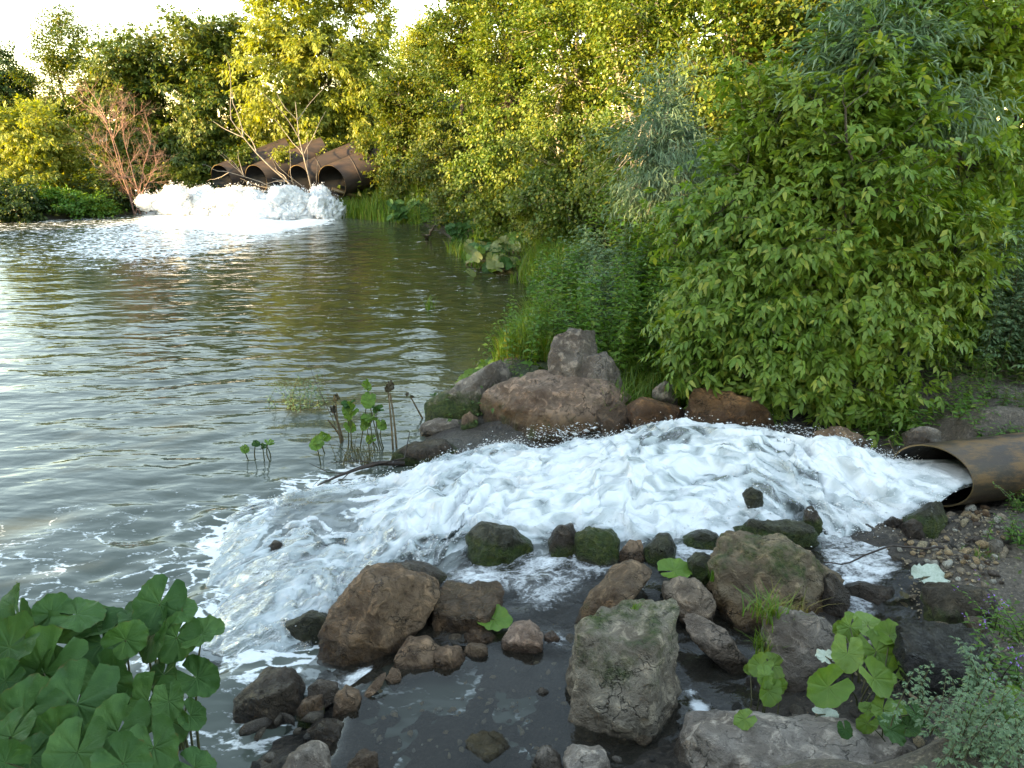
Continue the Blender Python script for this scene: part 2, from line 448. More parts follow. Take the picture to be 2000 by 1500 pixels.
for px, py, z in [(1900, 1100, .36), (1800, 1060, .30), (1780, 1150, .22), (1700, 1200, .12), (1900, 1300, .46), (1700, 1440, .30), (1550, 1420, .22), (1400, 1380, .06), (1400, 1280, .05), (1230, 1400, .05),
                  (1000, 1400, -.02), (850, 1350, -.02), (760, 1450, -.02), (1050, 1480, .0), (660, 1440, .06), (600, 1400, -.02), (1100, 1200, .03), (950, 1190, .04), (1450, 1150, .12),
                  (1960, 1450, .8), (1960, 800, .85), (1900, 745, .80), (1650, 850, .5), (1500, 800, .45), (1250, 800, .3), (1050, 800, .2), (900, 800, .1), (1100, 700, .35), (1300, 700, .5),
                  (1780, 860, .62), (1980, 980, .50), (1850, 1000, .2), (1920, 1010, .32),
                  (1770, 950, .18), (1680, 960, .16), (1550, 950, .12), (1400, 950, .08), (1250, 950, .05), (1100, 950, .02), (950, 1000, -.02), (800, 1000, -.12), (1450, 1090, .1), (1150, 1090, .04)]:
    p = W(px, py, z); _cp.append((p[0], p[1], z))
_cp += [(0, 0, 1.4), (-1.0, 1.9, .4), (-2.5, 1.2, .5), (0, 2.0, .75), (1.2, 2.1, .75), (-4, -1, 1.0), (4, 0, 1.8), (2.6, 2.6, .85), (5.5, 4, 1.5), (6, 8, 2.0), (3.2, 8.5, .9), (1.5, 8.5, .45), (1.2, 11, .5), (3, 12, 1.2),
        (5, 14, 2.6), (3, 18, 1.8), (1, 24, 1.6), (8, 25, 5.5), (-4, 30.5, 2.0), (-3, 35, 4.2), (-9, 36, 3.2), (-8.5, 32.5, 1.4), (-12, 33, 1.2), (-14, 36, 1.2), (-20, 34, .9), (-30, 25, .8), (-32, 5, .8),
        (-12, -8, 1), (0, -8, 1.8), (12, 0, 3), (14, 12, 5), (12, 40, 6), (-5, 50, 5), (-30, 50, 2), (0.9, 14.5, .35), (1.3, 17, .5), (-.2, 20.5, .5), (-1.2, 24, .5), (-7, 29.3, .1), (-6, 30.3, .4), (-4.9, 31.0, 1.0), (-3.3, 32.3, 2.9), (-8.5, 31.0, .35), (-7.2, 32.0, .8), (-11, 31.3, .35), (-9.8, 32.5, .8), (-12.5, 30.8, .35), (-5.2, 29.2, .3),
        (-14.5, 29.8, .35), (-17, 27.5, .35), (-20, 27, .4)]
_cp = np.array(_cp)
def idw(x, y, cp=_cp, p=3.2):
    sh = np.shape(x); x = np.ravel(x); y = np.ravel(y)
    num = np.zeros(len(x)); den = np.zeros(len(x))
    for cx, cy, cz in cp:
        w = 1.0 / (((x - cx) ** 2 + (y - cy) ** 2 + .02) ** (p / 2)); num += w * cz; den += w
    return (num / den).reshape(sh)
def land_z(x, y, detail=True):
    x = np.asarray(x, float); y = np.asarray(y, float)
    s = sdist(x, y); b = idw(x, y)
    lo = -.10 - .95 * sstep(0, 2.5, -s)
    z = lo + (b - lo) * sstep(-.25, .45 + .05 * np.maximum(y - 8, 0), s)
    cap = .27 + .10 * np.maximum(x - 3.6, 0) + 1.9 * np.maximum(y - 5.3 - .1 * (x - 3.2) - .22, 0) + .30 * np.maximum(5.3 + .1 * (x - 3.2) - y - .2, 0)
    z = np.where((x > 2.7), np.minimum(z, cap + 3 * np.maximum(3.0 - x, 0) + 2.2 * np.maximum(x - 4.3, 0)), z)
    if detail:
        z = z + .035 * fbm(XYZ(x * 2.2, y * 2.2), 4, 3) * sstep(-.3, .5, s) + .25 * fbm(XYZ(x * .25, y * .25), 3, 5) * sstep(1, 6, s) * sstep(5, 12, np.hypot(x, y - 3))
    return z
_lz0 = land_z
def land_z(x, y, detail=True):
    x = np.asarray(x, float); y = np.asarray(y, float); z = _lz0(x, y, detail)
    near = sstep(3.5, 1.0, np.abs(y - 4.6)) * sstep(-2.2, -1.0, x) * sstep(9, 6, x); P = XYZ(x, y)
    return z + near * (.022 * np.abs(fbm(P * 6.5, 4, 21)) + .012 * fbm(P * 20, 3, 22))
def lz(x, y): return float(land_z(np.array([x]), np.array([y]))[0])
def axis(lo, hi, segs):
    """segs: list of (upto, step)"""
    v = [lo]
    for up, st in segs:
        while v[-1] < up: v.append(v[-1] + st)
    return np.array(v)
def build_ground():
    gx = np.concatenate([-axis(2.2, 0, [(8, .3), (30, 1.2), (80, 8), (900, 110)])[::-1], axis(-2.1, 0, [(4.2, .042), (8, .2), (20, .8), (80, 8), (900, 110)])])
    gy = np.concatenate([np.array([-900, -400, -150, -60, -30, -15, -8, -4, -2, -.5, .5]), axis(1.2, 0, [(2.4, .15), (7.6, .042), (12, .15), (38, .5), (80, 5), (900, 110)])])
    X, Y = np.meshgrid(gx, gy)
    Z = land_z(X, Y)
    near = sstep(3.5, 1.0, np.abs(Y - 4.6)) * sstep(-2.2, -1.0, X)
    P = XYZ(X, Y)
    s = sdist(X, Y)
    green = sstep(.4, 2.0, s) * (1 - near) + sstep(7.0, 8.5, Y) * sstep(.2, .8, s)
    path = np.exp(-((X - 4.6) ** 2 / 1.2 + (Y - 5.9) ** 2 / 1.6))
    green = np.clip(green - 1.5 * path, 0, 1) * .75
    wet = np.clip(sstep(.45, .12, Z) + .5 * near, 0, 1)
    wet = np.where((X > 2.35) & (Y < 5.3) & (Z > .3), .15 + .25 * sstep(3.3, 2.9, X), wet)
    me = make_mesh('ground', np.stack([X, Y, Z], -1).reshape(-1, 3), grid_faces(len(gy), len(gx)), M['ground'], attrs={'green': green.ravel(), 'wet': wet.ravel()})
    o = link('ground', me); tag(o, kind='structure', label='dark muddy river bank sloping up to the wooded embankment')
    return o
GROUND = build_ground()

# ------------------------------------------------------------------ river pool
def inpoly(px_poly, z=0.0):
    return np.array([W(a, b, z)[:2] for a, b in px_poly])
def build_pool():
    gx = np.concatenate([-axis(6.0, 0, [(14, .16), (32, .5)])[::-1], axis(-5.93, 0, [(-3, .07), (.0, .05), (1.6, .1)])])
    gy = axis(-6, 0, [(1.4, .6), (7, .036), (12, .055), (20, .10), (33, .17)])
    X, Y = np.meshgrid(gx, gy)
    s = sdist(X, Y)
    d = np.hypot(X, Y)
    P = XYZ(X, Y)
    wp = P + .25 * np.stack([fbm(P * .8, 2, 31), fbm(P * .8, 2, 32), 0 * X], -1)
    a_long = .0105 * fbm(wp * np.array([1.25, 3.3, 1]), 3, 41, .42)
    a_diag = .0075 * fbm(np.stack([wp[..., 0] * 2.0 + wp[..., 1] * .8, wp[..., 1] * 4.0 - wp[..., 0] * 1.0, 0 * X], -1), 2, 45, .5)
    toe = np.exp(-((X + 2.0) ** 2 / 1.2 + (Y - 4.9) ** 2 / 2.2))
    chop = .028 * fbm(P * 3.4, 4, 51, .55) * np.clip(toe * 1.2 + .35 * sstep(6.5, 4.5, Y), 0, 1)
    far_t = np.exp(-(((X + 9) / 4.5) ** 2 + ((Y - 26.8) / 3.2) ** 2))
    chop2 = .05 * fbm(P * 2.0, 4, 55, .6) * far_t
    calm = sstep(0, 1.8, -s)
    Z = (a_long + a_diag) * (.35 + .65 * calm) + chop + chop2
    # foam: around the near cascade's foot, streaks from the far outfall, drifting flecks
    A = inpoly([(700, 905), (560, 950), (430, 1015), (385, 1110), (420, 1180), (330, 1210), (380, 1300), (600, 1330), (760, 1150)])
    da = sdist(X, Y, A)
    foam = .60 * sstep(.55, -.25, da)
    A2 = inpoly([(620, 415), (640, 440), (560, 470), (400, 500), (230, 520), (60, 500), (150, 440), (290, 418)])
    da2 = sdist(X, Y, A2)
    foam = np.maximum(foam, .40 * sstep(2.2, -1.2, da2) + .10 * sstep(0, -1.2, da2))
    A3 = inpoly([(300, 400), (640, 395), (640, 436), (500, 460), (270, 440)])
    foam = np.maximum(foam, 1.0 * sstep(.7, -.5, sdist(X, Y, A3)))
    flecks = .09 * sstep(4, 1, np.abs(X + 1.2)) * sstep(8, 14, Y) * sstep(27, 24, Y) + .13
    near = .31 * sstep(7.5, 5.0, Y) * sstep(-7, -3, X)
    streak = .34 * sstep(9.5, 3.5, np.abs(Y - 22 + .15 * (X + 10))) * sstep(-5, -7, X)
    foam = np.maximum.reduce([foam, flecks, near, streak])
    edge = .06 * sstep(-.25, 0, s) * sstep(20, 24, Y)
    foam = foam + edge
    mud = np.clip(.98 * sstep(12, 5.0, Y) + .75 * far_t + .30 * sstep(-3, -9, X) * sstep(24, 12, Y), 0, 1)
    me = make_mesh('water', np.stack([X, Y, Z], -1).reshape(-1, 3), grid_faces(len(gy), len(gx)), M['pool'], attrs={'foam': foam.ravel(), 'mud': mud.ravel()})
    o = link('water', me); tag(o, kind='structure', label='rippled green grey river pool below the outfalls'); return o
build_pool()

# ------------------------------------------------------------------ shallow water in the foreground and beside the cascade
def build_shallow():
    gx = axis(-1.9, 0, [(3.6, .035)]); gy = axis(2.2, 0, [(5.9, .035)])
    X, Y = np.meshgrid(gx, gy)
    cps = []
    for px, py, z in [(900, 1400, .10), (1050, 1400, .10), (760, 1400, .10), (800, 1300, .10), (1050, 1280, .10), (700, 1480, .10), (900, 1500, .10), (1100, 1490, .10), (640, 1300, .03), (600, 1400, .0), (560, 1480, .0),
                      (480, 1400, -.03), (400, 1480, -.06), (560, 1290, -.03), (1250, 1490, .08), (1400, 1400, .10), (1400, 1290, .11), (1480, 1240, .13),
                      (900, 1120, .14), (1050, 1120, .17), (1000, 1180, .13), (1150, 1090, .2), (1300, 1090, .24), (1400, 1080, .25), (1650, 1090, .26), (1720, 1080, .27), (1700, 1160, .22), (1700, 1210, .18), (1790, 1210, .2), (1780, 1120, .26),
                      (1600, 1200, .16), (750, 1180, .05), (820, 1250, .09)]:
        p = W(px, py, z); cps.append((p[0], p[1], z))
    Z = idw(X, Y, np.array(cps), 4)
    P = XYZ(X, Y)
    pud = sdist(X, Y, inpoly([(690, 1340), (790, 1290), (960, 1270), (1100, 1290), (1125, 1500), (1100, 1600), (660, 1600), (680, 1420)], .1))
    calm = sstep(.12, -.03, pud)
    Z = Z * (1 - calm) + .10 * calm
    Z = Z + .014 * fbm(P * 5.5, 3, 61) * (1 - calm)
    f1 = sdist(X, Y, inpoly([(820, 1100), (1000, 1075), (1230, 1090), (1200, 1130), (1060, 1200), (960, 1150), (860, 1150)], .15))
    f2 = sdist(X, Y, inpoly([(1590, 1040), (1780, 1030), (1800, 1060), (1760, 1120), (1700, 1190), (1640, 1170), (1600, 1100)], .26))
    f3 = sdist(X, Y, inpoly([(1310, 1065), (1440, 1050), (1400, 1110), (1330, 1110)], .24))
    foam = np.maximum.reduce([.52 * sstep(.14, -.14, f1), .58 * sstep(.12, -.12, f2), .66 * sstep(.1, -.05, f3), .18 + 0 * X])
    for (px, py, z, r, a) in [(700, 1325, .06, .10, .62), (640, 1335, .05, .07, .55), (1365, 1380, .1, .055, .8), (1350, 1350, .1, .04, .7), (1790, 1420, .1, .05, .2), (1085, 1250, .1, .10, .42)]:
        c = W(px, py, z); foam = np.maximum(foam, a * sstep(r * 1.5, r * .5, np.hypot(X - c[0], Y - c[1])))
    c = foam * (1 - calm * .0)
    foam = np.where(calm > .5, np.minimum(foam, -.25), foam)
    me = make_mesh('shallow_water', np.stack([X, Y, Z], -1).reshape(-1, 3), grid_faces(len(gy), len(gx)), M['shallow'], attrs={'foam': foam.ravel(), 'calm': calm.ravel()})
    o = link('shallow_water', me); tag(o, kind='structure', label='clear dark puddle and shallow runoff among the foreground boulders'); return o
build_shallow()

# ------------------------------------------------------------------ near cascade
CAS = [  # top edge pixel + z, bottom edge pixel + z, hump
    ((1880, 915, .52), (1880, 975, .47), .00, 1.0), ((1800, 903, .54), (1838, 985, .44), .05, 1.0), ((1712, 897, .50), (1745, 1030, .31), .07, 1.0), ((1610, 872, .46), (1640, 1050, .27), .12, 1.0),
    ((1490, 845, .40), (1500, 1052, .26), .16, 1.0), ((1340, 835, .34), (1340, 1062, .24), .16, 1.0), ((1210, 845, .28), (1200, 1064, .2), .16, .98), ((1080, 868, .22), (1050, 1058, .17), .13, .95),
    ((960, 865, .16), (930, 1075, .13), .12, .9), ((840, 905, .10), (820, 1125, .10), .12, .86), ((720, 935, .05), (690, 1180, .05), .10, .76), ((600, 950, .02), (600, 1275, .02), .07, .66),
    ((470, 985, 0.0), (430, 1290, 0.0), .045, .55), ((400, 1000, -.05), (350, 1290, -.05), .0, .3), ((340, 1020, -.10), (300, 1290, -.10), .0, .2)]
def smooth_path(a, n, it=3):
    a = np.asarray(a, float); k = np.linspace(0, len(a) - 1, n)
    r = np.stack([np.interp(k, np.arange(len(a)), a[:, j]) for j in range(a.shape[1])], 1)
    w = max(3, n // len(a)); ker = np.hanning(w + 2)[1:-1]; ker /= ker.sum()
    for _ in range(it):
        pd = np.concatenate([np.repeat(r[:1], w, 0), r, np.repeat(r[-1:], w, 0)])
        r = np.stack([np.convolve(pd[:, j], ker, 'same')[w:-w] for j in range(a.shape[1])], 1)
    return r
def cascade_arrays(ns=440, nt=180):
    ins = [((3.9, 5.60, .50), (3.9, 5.22, .50)), ((3.5, 5.56, .52), (3.5, 5.17, .52)), ((3.12, 5.53, .53), (3.20, 5.09, .49))]
    T = smooth_path([np.array(i[0]) for i in ins] + [W(*c[0]) for c in CAS[2:]], ns, 1); B = smooth_path([np.array(i[1]) for i in ins] + [W(*c[1]) for c in CAS[2:]], ns, 1)
    H = smooth_path([(0, 1), (.0, 1), (.03, 1)] + [(c[2], c[3]) for c in CAS[2:]], ns, 2)
    t = np.linspace(-.07, 1.07, nt)[None, :, None]
    P = T[:, None] * (1 - t) + B[:, None] * t
    tc = t[..., 0]; hump = np.clip(4 * tc * (1 - tc), 0, 1) ** .7
    ctr = (T + B) / 2; sl = np.concatenate([[0], np.cumsum(np.linalg.norm(np.diff(ctr, axis=0), axis=1))])
    wid = np.linalg.norm(B - T, axis=1)
    flow = np.stack([np.broadcast_to(sl[:, None], P.shape[:2]), tc * wid[:, None], np.zeros(P.shape[:2])], -1)
    return P, T, B, H, tc, hump, sl, wid, flow
def build_cascade():
    P, T, B, H, tc, hump, sl, wid, flow = cascade_arrays()
    ns, nt = P.shape[:2]
    P = P.copy(); P[..., 2] += H[:, :1] * hump
    q = flow + .25 * np.stack([fbm(flow * 1.5, 3, 71), fbm(flow * 1.5, 3, 72), 0 * flow[..., 0]], -1)
    big = np.abs(fbm(q * np.array([1.6, 3.2, 1]), 4, 73, .55))
    med = np.abs(fbm(q * np.array([3.4, 9.0, 1]), 4, 75, .58))
    lo = fbm(q * np.array([.9, 1.6, 1]), 2, 79)
    sfrac = np.clip(sl / sl[-1], 0, 1)[:, None]
    amp = np.clip(sstep(.10, .2, sfrac) * (1 - .82 * sstep(.62, 1.0, sfrac)), 0, 1)
    lump = amp * (-.10 * big - .085 * med + .08 * lo + .055)
    lower = sstep(.45, .75, sfrac)
    rough = (.012 + .016 * lower * (1 - sstep(.85, 1, sfrac))) * fbm(q * np.array([8, 11, 1]), 4, 77, .62) * sstep(.02, .1, sfrac)
    P[..., 2] += (lump + rough) * sstep(-.02, .1, tc) * sstep(1.02, .92, tc)
    P[..., 0] += -.05 * amp * fbm(q * 5, 3, 81) ; P[..., 1] += .05 * amp * fbm(q * 5, 3, 82)
    e = np.minimum(tc, 1 - tc)
    P[..., 2] -= .10 * sstep(.05, -.07, e) * sstep(.10, .16, sfrac)
    foam = .28 + .42 * H[:, 1:2] * sstep(-.07, .13, e) + .0 * P[..., 0]
    foam = foam + .10 * big - .05
    # thinner water towards the foreground edge of the lower fan and on the far edge near the flat rock
    foam += .03 + .11 * sstep(.45, .75, sfrac)
    win = fbm(q * np.array([1.1, 2.6, 1]) + 40, 3, 91)
    foam -= .22 * sstep(.22, .6, win) * sstep(.12, .25, sfrac)
    foam -= .16 * sstep(.45, .7, sfrac) * sstep(.6, .95, tc)
    foam -= .12 * sstep(.35, .60, sfrac) * sstep(.28, .02, tc)
    foam -= .30 * sstep(.80, .97, sfrac)
    o = make_mesh('white_water', P.reshape(-1, 3), grid_faces(ns, nt), M['torrent'], attrs={'foam': foam.ravel()})
    a = o.attributes.new('flow', 'FLOAT_VECTOR', 'POINT'); a.data.foreach_set('vector', flow.reshape(-1, 3).astype(np.float32).ravel())
    ob = link('white_water', o)
    tag(ob, kind='structure', label='white foaming torrent rushing from the near rusty pipe down to the pool')
    # spray: droplets and foam lumps thrown off the crest and both edges
    n = 11000
    k = RG.integers(int(ns * .13), int(ns * .84), n); j = RG.integers(0, nt, n)
    edge = RG.random(n) < .62
    j = np.where(edge, np.where(RG.random(n) < .62, RG.integers(6, int(nt * .2), n), RG.integers(int(nt * .84), nt - 8, n)), j)
    p = P[k, j].copy(); sf = sfrac[k, 0]
    am = sstep(.03, .15, sf) * (1 - .9 * sstep(.6, .95, sf))
    up = RG.exponential(.018, n) * (.25 + am)
    p[:, 2] += up - .005
    p[:, :2] += RG.normal(0, .028, (n, 2)) * (.4 + am)[:, None]
    ang = RG.normal(0, .3, n)
    fl = norm(np.gradient((T + B) / 2, axis=0))[k]
    fl[:, 2] += ang
    size = .0014 + RG.exponential(.0016, n)
    ov = np.array([(1, 0, 0), (-1, 0, 0), (0, 1.7, 0), (0, -1.7, 0), (0, 0, 1), (0, 0, -1)], float)
    of = [np.array([(0, 2, 4), (2, 1, 4), (1, 3, 4), (3, 0, 4), (2, 0, 5), (1, 2, 5), (3, 1, 5), (0, 3, 5)])]
    v, f = scatter(ov, of, p, frames(fl, np.array([0, 0, 1.0]) + 0 * fl), np.minimum(size, .008))
    s_o = link('spray', make_mesh('spray', v, f, M['foam'], smooth=True))
    tag(s_o, 'fine white droplets thrown up along the near torrent', 'spray', kind='stuff')
    return P
CP = build_cascade()

def splash_tongues():
    """ragged sheets of water leaping up off the back edge of the torrent, onto the flat rock and out of the pipe"""
    mb = MB()
    spots = [(1110, 845, .30, 14, .42, (-.6, .1)), (1190, 830, .32, 12, .34, (-.6, .2)), (1270, 822, .34, 8, .2, (-.5, .2)), (1430, 818, .4, 9, .16, (-.7, .2)), (1560, 835, .46, 9, .16, (-.7, .2)), (1660, 868, .5, 9, .14, (-.7, .2)),
             (1740, 898, .50, 7, .12, (-.7, .25)), (1800, 935, .46, 3, .10, (-.4, .1)), (1000, 870, .17, 7, .14, (-.5, .2)), (690, 1040, .1, 8, .12, (-.5, .0)), (780, 1000, .13, 9, .12, (-.5, .0)),
             (1440, 985, .42, 6, .1, (-.6, -.1)), (1700, 985, .5, 8, .12, (-.6, -.2))]
    for px, py, z, n, L, (dx, dy) in spots:
        c = W(px, py, z)
        for i in range(n * 4):
            b = c + np.array([RG.normal(0, .17), RG.normal(0, .06), RG.normal(-.03, .02)])
            d = norm(np.array([dx + RG.normal(0, .22), dy + RG.normal(0, .15), RG.uniform(.1, .6)])); l = L * RG.uniform(.2, .9)
            for q in range(7):
                tt = RG.uniform(0, 1) ** .8 * 1.2; pp = b + d * l * tt + np.array([0, 0, -.5 * l]) * tt ** 2 + RG.normal(0, .012, 3)
                s = RG.exponential(.0022) * (1.25 - tt) + .0012; dd = norm(d + [0, 0, -tt]); e = np.cross(dd, [.3, .9, .1]); g = np.cross(dd, e)
                mb.add(pp + np.array([e * s, -e * s, dd * s * 3.0, -dd * s * 2.4, g * s, -g * s]) + RG.normal(0, s * .25, (6, 3)), [(0, 2, 4), (2, 1, 4), (1, 3, 4), (3, 0, 4), (2, 0, 5), (1, 2, 5), (3, 1, 5), (0, 3, 5)])
    o = link('splash', mb.mesh('splash', M['foam'])); tag(o, 'ragged tongues of white water leaping off the torrent against the flat boulder', 'spray', kind='stuff')
splash_tongues()

# ------------------------------------------------------------------ icosphere cache
_ico = {}
def ico(sub):
    if sub in _ico: return _ico[sub]
    import bmesh
    bm = bmesh.new(); bmesh.ops.create_icosphere(bm, subdivisions=sub, radius=1)
    v = np.array([x.co[:] for x in bm.verts]); f = np.array([[a.index for a in x.verts] for x in bm.faces]); bm.free()
    v = norm(v); _ico[sub] = (v, f); return v, f

# ------------------------------------------------------------------ far outfall plumes
def plume(label, px, py, y, w, h, d, seed):
    base = np.array([WY(px, py, y)[0], y, 0.0]); rg = np.random.default_rng(seed); V, F, off, pts = [], [], 0, []
    v, f = ico(5)
    for k in range(26):
        r = rg.uniform(.24, .44) * h * (1.25 if k < 3 else 1); a = np.array([rg.uniform(-.56, .56) * w, rg.uniform(-.34, .34) * d, 0])
        a[2] = np.clip(h * rg.uniform(.35, 1.0) * (1 - (a[0] / w) ** 2 * 1.6), 0, h) - r * .75
        q = v * r + a
        n = 1 + .50 * fbm(q * 2.2 + seed, 5, seed + k, .66) + .20 * (.4 - np.abs(fbm(q * 4.5 + seed, 4, seed + 50, .65))) + .13 * fbm(q * 12, 4, seed + 3, .7)
        q = a + v * r * n[:, None] * np.array([1.15, 1, 1]); q[:, 2] = np.maximum(q[:, 2], -.2)
        V.append(q); F.append(f + off); off += len(v); pts.append(q[rg.choice(len(v), 520)])
    o = link('splash_plume', make_mesh('splash_plume', np.concatenate(V), [np.concatenate(F)], M['foam']), loc=base)
    tag(o, label, 'water plume', 'white water plumes at the far outfall', kind='stuff')
    q = np.concatenate(pts); m = len(q)
    return base + q + rg.normal(0, .05, (m, 3)) + np.stack([0 * q[:, 0], 0 * q[:, 0], rg.exponential(.05, m)], 1)
spr = [plume('left splash plume of the far outfall, lit warm by the low sun', 368, 415, 29.0, 2.6, 1.0, 2.2, 3),
       plume('middle splash plume of the far outfall, lower than its neighbours', 470, 420, 28.6, 2.5, .88, 2.2, 14),
       plume('right splash plume, tallest, gushing from the nearest of the far pipes', 578, 420, 28.0, 2.4, 1.05, 2.2, 27)]
pp = np.concatenate(spr)
ov = np.array([(1, 0, 0), (-1, 0, 0), (0, 1, 0), (0, -1, 0), (0, 0, 1), (0, 0, -1)], float)
of = [np.array([(0, 2, 4), (2, 1, 4), (1, 3, 4), (3, 0, 4), (2, 0, 5), (1, 2, 5), (3, 1, 5), (0, 3, 5)])]
v, f = scatter(ov, of, pp, np.broadcast_to(np.eye(3), (len(pp), 3, 3)), .005 + RG.exponential(.007, len(pp)))
tag(link('spray', make_mesh('far_spray', v, f, M['foam'])), 'white droplets flying off the far outfall plumes', 'spray', kind='stuff')

# ------------------------------------------------------------------ rocks
def planes_radius(d, pl, soft=34.0):
    s = np.zeros(len(d))
    for nx, ny, nz, h in pl:
        s += np.clip((d @ np.array([nx, ny, nz])) / h, 0, None) ** soft
    return s ** (-1.0 / soft)
def rock_verts(outline, z0, thick, seed, sub, facets, sink=.12, rough=1.0, tilt=.35):
    """outline: pixel polygon (clockwise or not) of the rock's silhouette; z0 height of the ground at its front"""
    rg = np.random.default_rng(seed)
    o = np.array(outline, float)
    fx, fy = o[:, 0].mean(), o[:, 1].max()
    front = W(fx, fy, z0); tf = tof(front)
    wpx = o[:, 0].max() - o[:, 0].min()
    th = thick * wpx / FPX * tf
    tc = tf + th * .42
    u = (o[:, 0] - 1000) / FPX * tc; vv = (750 - o[:, 1]) / FPX * tc
    low = vv < vv.min() + .25 * (vv.max() - vv.min())
    vv = np.where(low, vv - sink * (vv.max() - vv.min()), vv)
    cu, cv = (u.max() + u.min()) / 2, (vv.max() + vv.min()) / 2
    u -= cu; vv -= cv
    area = np.sum(u * np.roll(vv, -1) - np.roll(u, -1) * vv)
    if area < 0: u, vv = u[::-1], vv[::-1]
    pl = []
    R0 = (u.max() - u.min() + vv.max() - vv.min()) / 4
    for i in range(len(u)):
        j = (i + 1) % len(u)
        e = np.array([u[j] - u[i], vv[j] - vv[i]]); L = np.hypot(*e)
        if L < 1e-6: continue
        n = np.array([e[1], -e[0]]) / L
        h = n @ np.array([u[i], vv[i]])
        h = max(h, .12 * R0)
        for sgn, tl in ((0, 0.0), (-1, rg.uniform(.4, 1.0) * tilt), (1, rg.uniform(.3, 1.0) * tilt)):
            nn = np.array([n[0], n[1], sgn * tl]); nl = np.linalg.norm(nn)
            # tilted copies touch the silhouette near the middle depth
            pl.append((nn[0] / nl, nn[1] / nl, nn[2] / nl, (h + abs(sgn) * .03 * R0) / nl))
    hw = th / 2
    for (a, b, c, k) in facets:
        nn = np.array([a, b, c], float); nn /= np.linalg.norm(nn); pl.append((*nn, k * hw if abs(nn[2]) > .6 else k * (hw * .5 + R0 * .5)))
    pl.append((0, 0, -1, hw)); pl.append((0, 0, 1, hw))
    for _ in range(5):
        nn = norm(np.array([rg.normal(0, .5), rg.normal(.25, .4), -1.0])); pl.append((*nn, hw * rg.uniform(.78, .96)))
    d, f = ico(sub)
    r = planes_radius(d, pl)
    p = d * r[:, None]
    S = R0
    q = p / S
    disp = .085 * fbm(q * 1.5 + seed, 3, seed) + .085 * (.5 - np.abs(fbm(q * 2.4 + seed, 4, seed + 2, .6))) + .034 * fbm(q * 8 + seed, 4, seed + 4, .68)
    # steps and ledges
    led = vnoise(q * np.array([1.2, 1.2, 1.2]) * 3 + seed * 1.7, seed + 8)
    disp += .075 * (np.floor(led * 3) + sstep(.72, 1, led * 3 - np.floor(led * 3))) / 3
    p = p * (1.02 + rough * disp)[:, None]
    ctr = WT(1000 + cu / tc * FPX, 750 - cv / tc * FPX, tc)
    wv = ctr + p[:, :1] * CAM_R + p[:, 1:2] * CAM_U + p[:, 2:] * CAM_F
    return wv, f, ctr, z0
ROCKCOL = {'grey': (.30, .25, .21, 1), 'brown': (.28, .175, .11, 1), 'dark': (.17, .13, .10, 1), 'tan': (.33, .25, .17, 1), 'pink': (.42, .28, .21, 1), 'orange': (.28, .14, .065, 1), 'green': (.13, .14, .08, 1),
           'lgrey': (.42, .36, .31, 1)}
def rock(label, outline, z0, thick=.8, seed=1, col='brown', sub=5, facets=(), moss=0.0, rust=0.0, wetz=.10, mosstop=False, sink=.12, rough=1.0, group='boulders around the cascade', cat='boulder', name='boulder', extra=None, mossbias=0.0):
    parts = [rock_verts(outline, z0, thick, seed, sub, facets, sink, rough)]
    if extra:
        for (ol, zz, tk, sd, fc) in extra: parts.append(rock_verts(ol, zz, tk, sd, sub, fc, sink, rough))
    V = np.concatenate([p[0] for p in parts]); off = 0; F = []
    for p in parts: F.append(p[1] + off); off += len(p[0])
    base = np.array([parts[0][2][0], parts[0][2][1], z0])
    hgt = V[:, 2] - z0; top = hgt.max()
    wet = sstep(wetz * 1.6, wetz * .4, hgt)
    rel = hgt / max(top, 1e-3)
    ms = moss * (sstep(.0, .9, rel) if mosstop else sstep(1.0, .1, rel)) + mossbias
    rs = rust * sstep(.85, .1, rel)
    me = make_mesh(name, V - base, [np.concatenate(F)], ROCK, attrs={'wet': wet, 'moss': ms, 'rust': rs})
    try: me.set_sharp_from_angle(angle=math.radians(50))
    except Exception: pass
    o = link(name, me, loc=base, color=ROCKCOL[col] if isinstance(col, str) else col)
    tag(o, label, cat, group)
    return o
UPF = (0, .75, -.65, 1.0)
rock('tall two-tiered grey brown boulder standing behind the flat one', [(1090, 652), (1110, 643), (1165, 645), (1174, 660), (1172, 720), (1180, 800), (1075, 800), (1068, 740), (1078, 690)], .33, .75, 3, (.25, .205, .17, 1), 5,
     [(-.5, .1, -1, .85), (.6, .2, -1, .9)], moss=.25, wetz=.03, rough=1.1, extra=[([(1110, 705), (1185, 688), (1212, 720), (1224, 775), (1195, 805), (1110, 800)], .33, .7, 103, [(.6, .5, -1, .85)])])
rock('slanted grey boulder at the left end of the upper rocks', [(985, 697), (1006, 715), (1010, 745), (950, 810), (860, 825), (833, 815), (838, 785), (905, 738)], .06, .6, 5, 'grey', 5, [(-.45, .8, -.6, .55), (.7, .1, -.7, .8)], moss=.75, wetz=.08, rust=.3)
rock('broad flat-topped brown boulder splashed by the torrent', [(930, 800), (942, 770), (1010, 735), (1060, 723), (1130, 732), (1190, 745), (1222, 775), (1200, 830), (1100, 865), (1000, 858), (940, 838)], .12, .62, 8, (.30, .20, .145, 1), 6,
     [(-.1, 1, -.55, .62), (0, .3, -1, .8)], moss=.35, wetz=.12, rust=1.0)
rock('small pinkish stone wedged against the tall boulder', [(1176, 745), (1195, 742), (1213, 770), (1207, 795), (1178, 792)], .38, .6, 9, 'pink', 4, cat='stone', name='stone')
rock('wet orange brown boulder under the hanging bush', [(1352, 765), (1375, 753), (1420, 762), (1470, 780), (1512, 815), (1505, 850), (1420, 860), (1350, 850), (1345, 800)], .38, .6, 12, 'orange', 5, [(-.3, .7, -.7, .8)], rust=.9, wetz=.3)
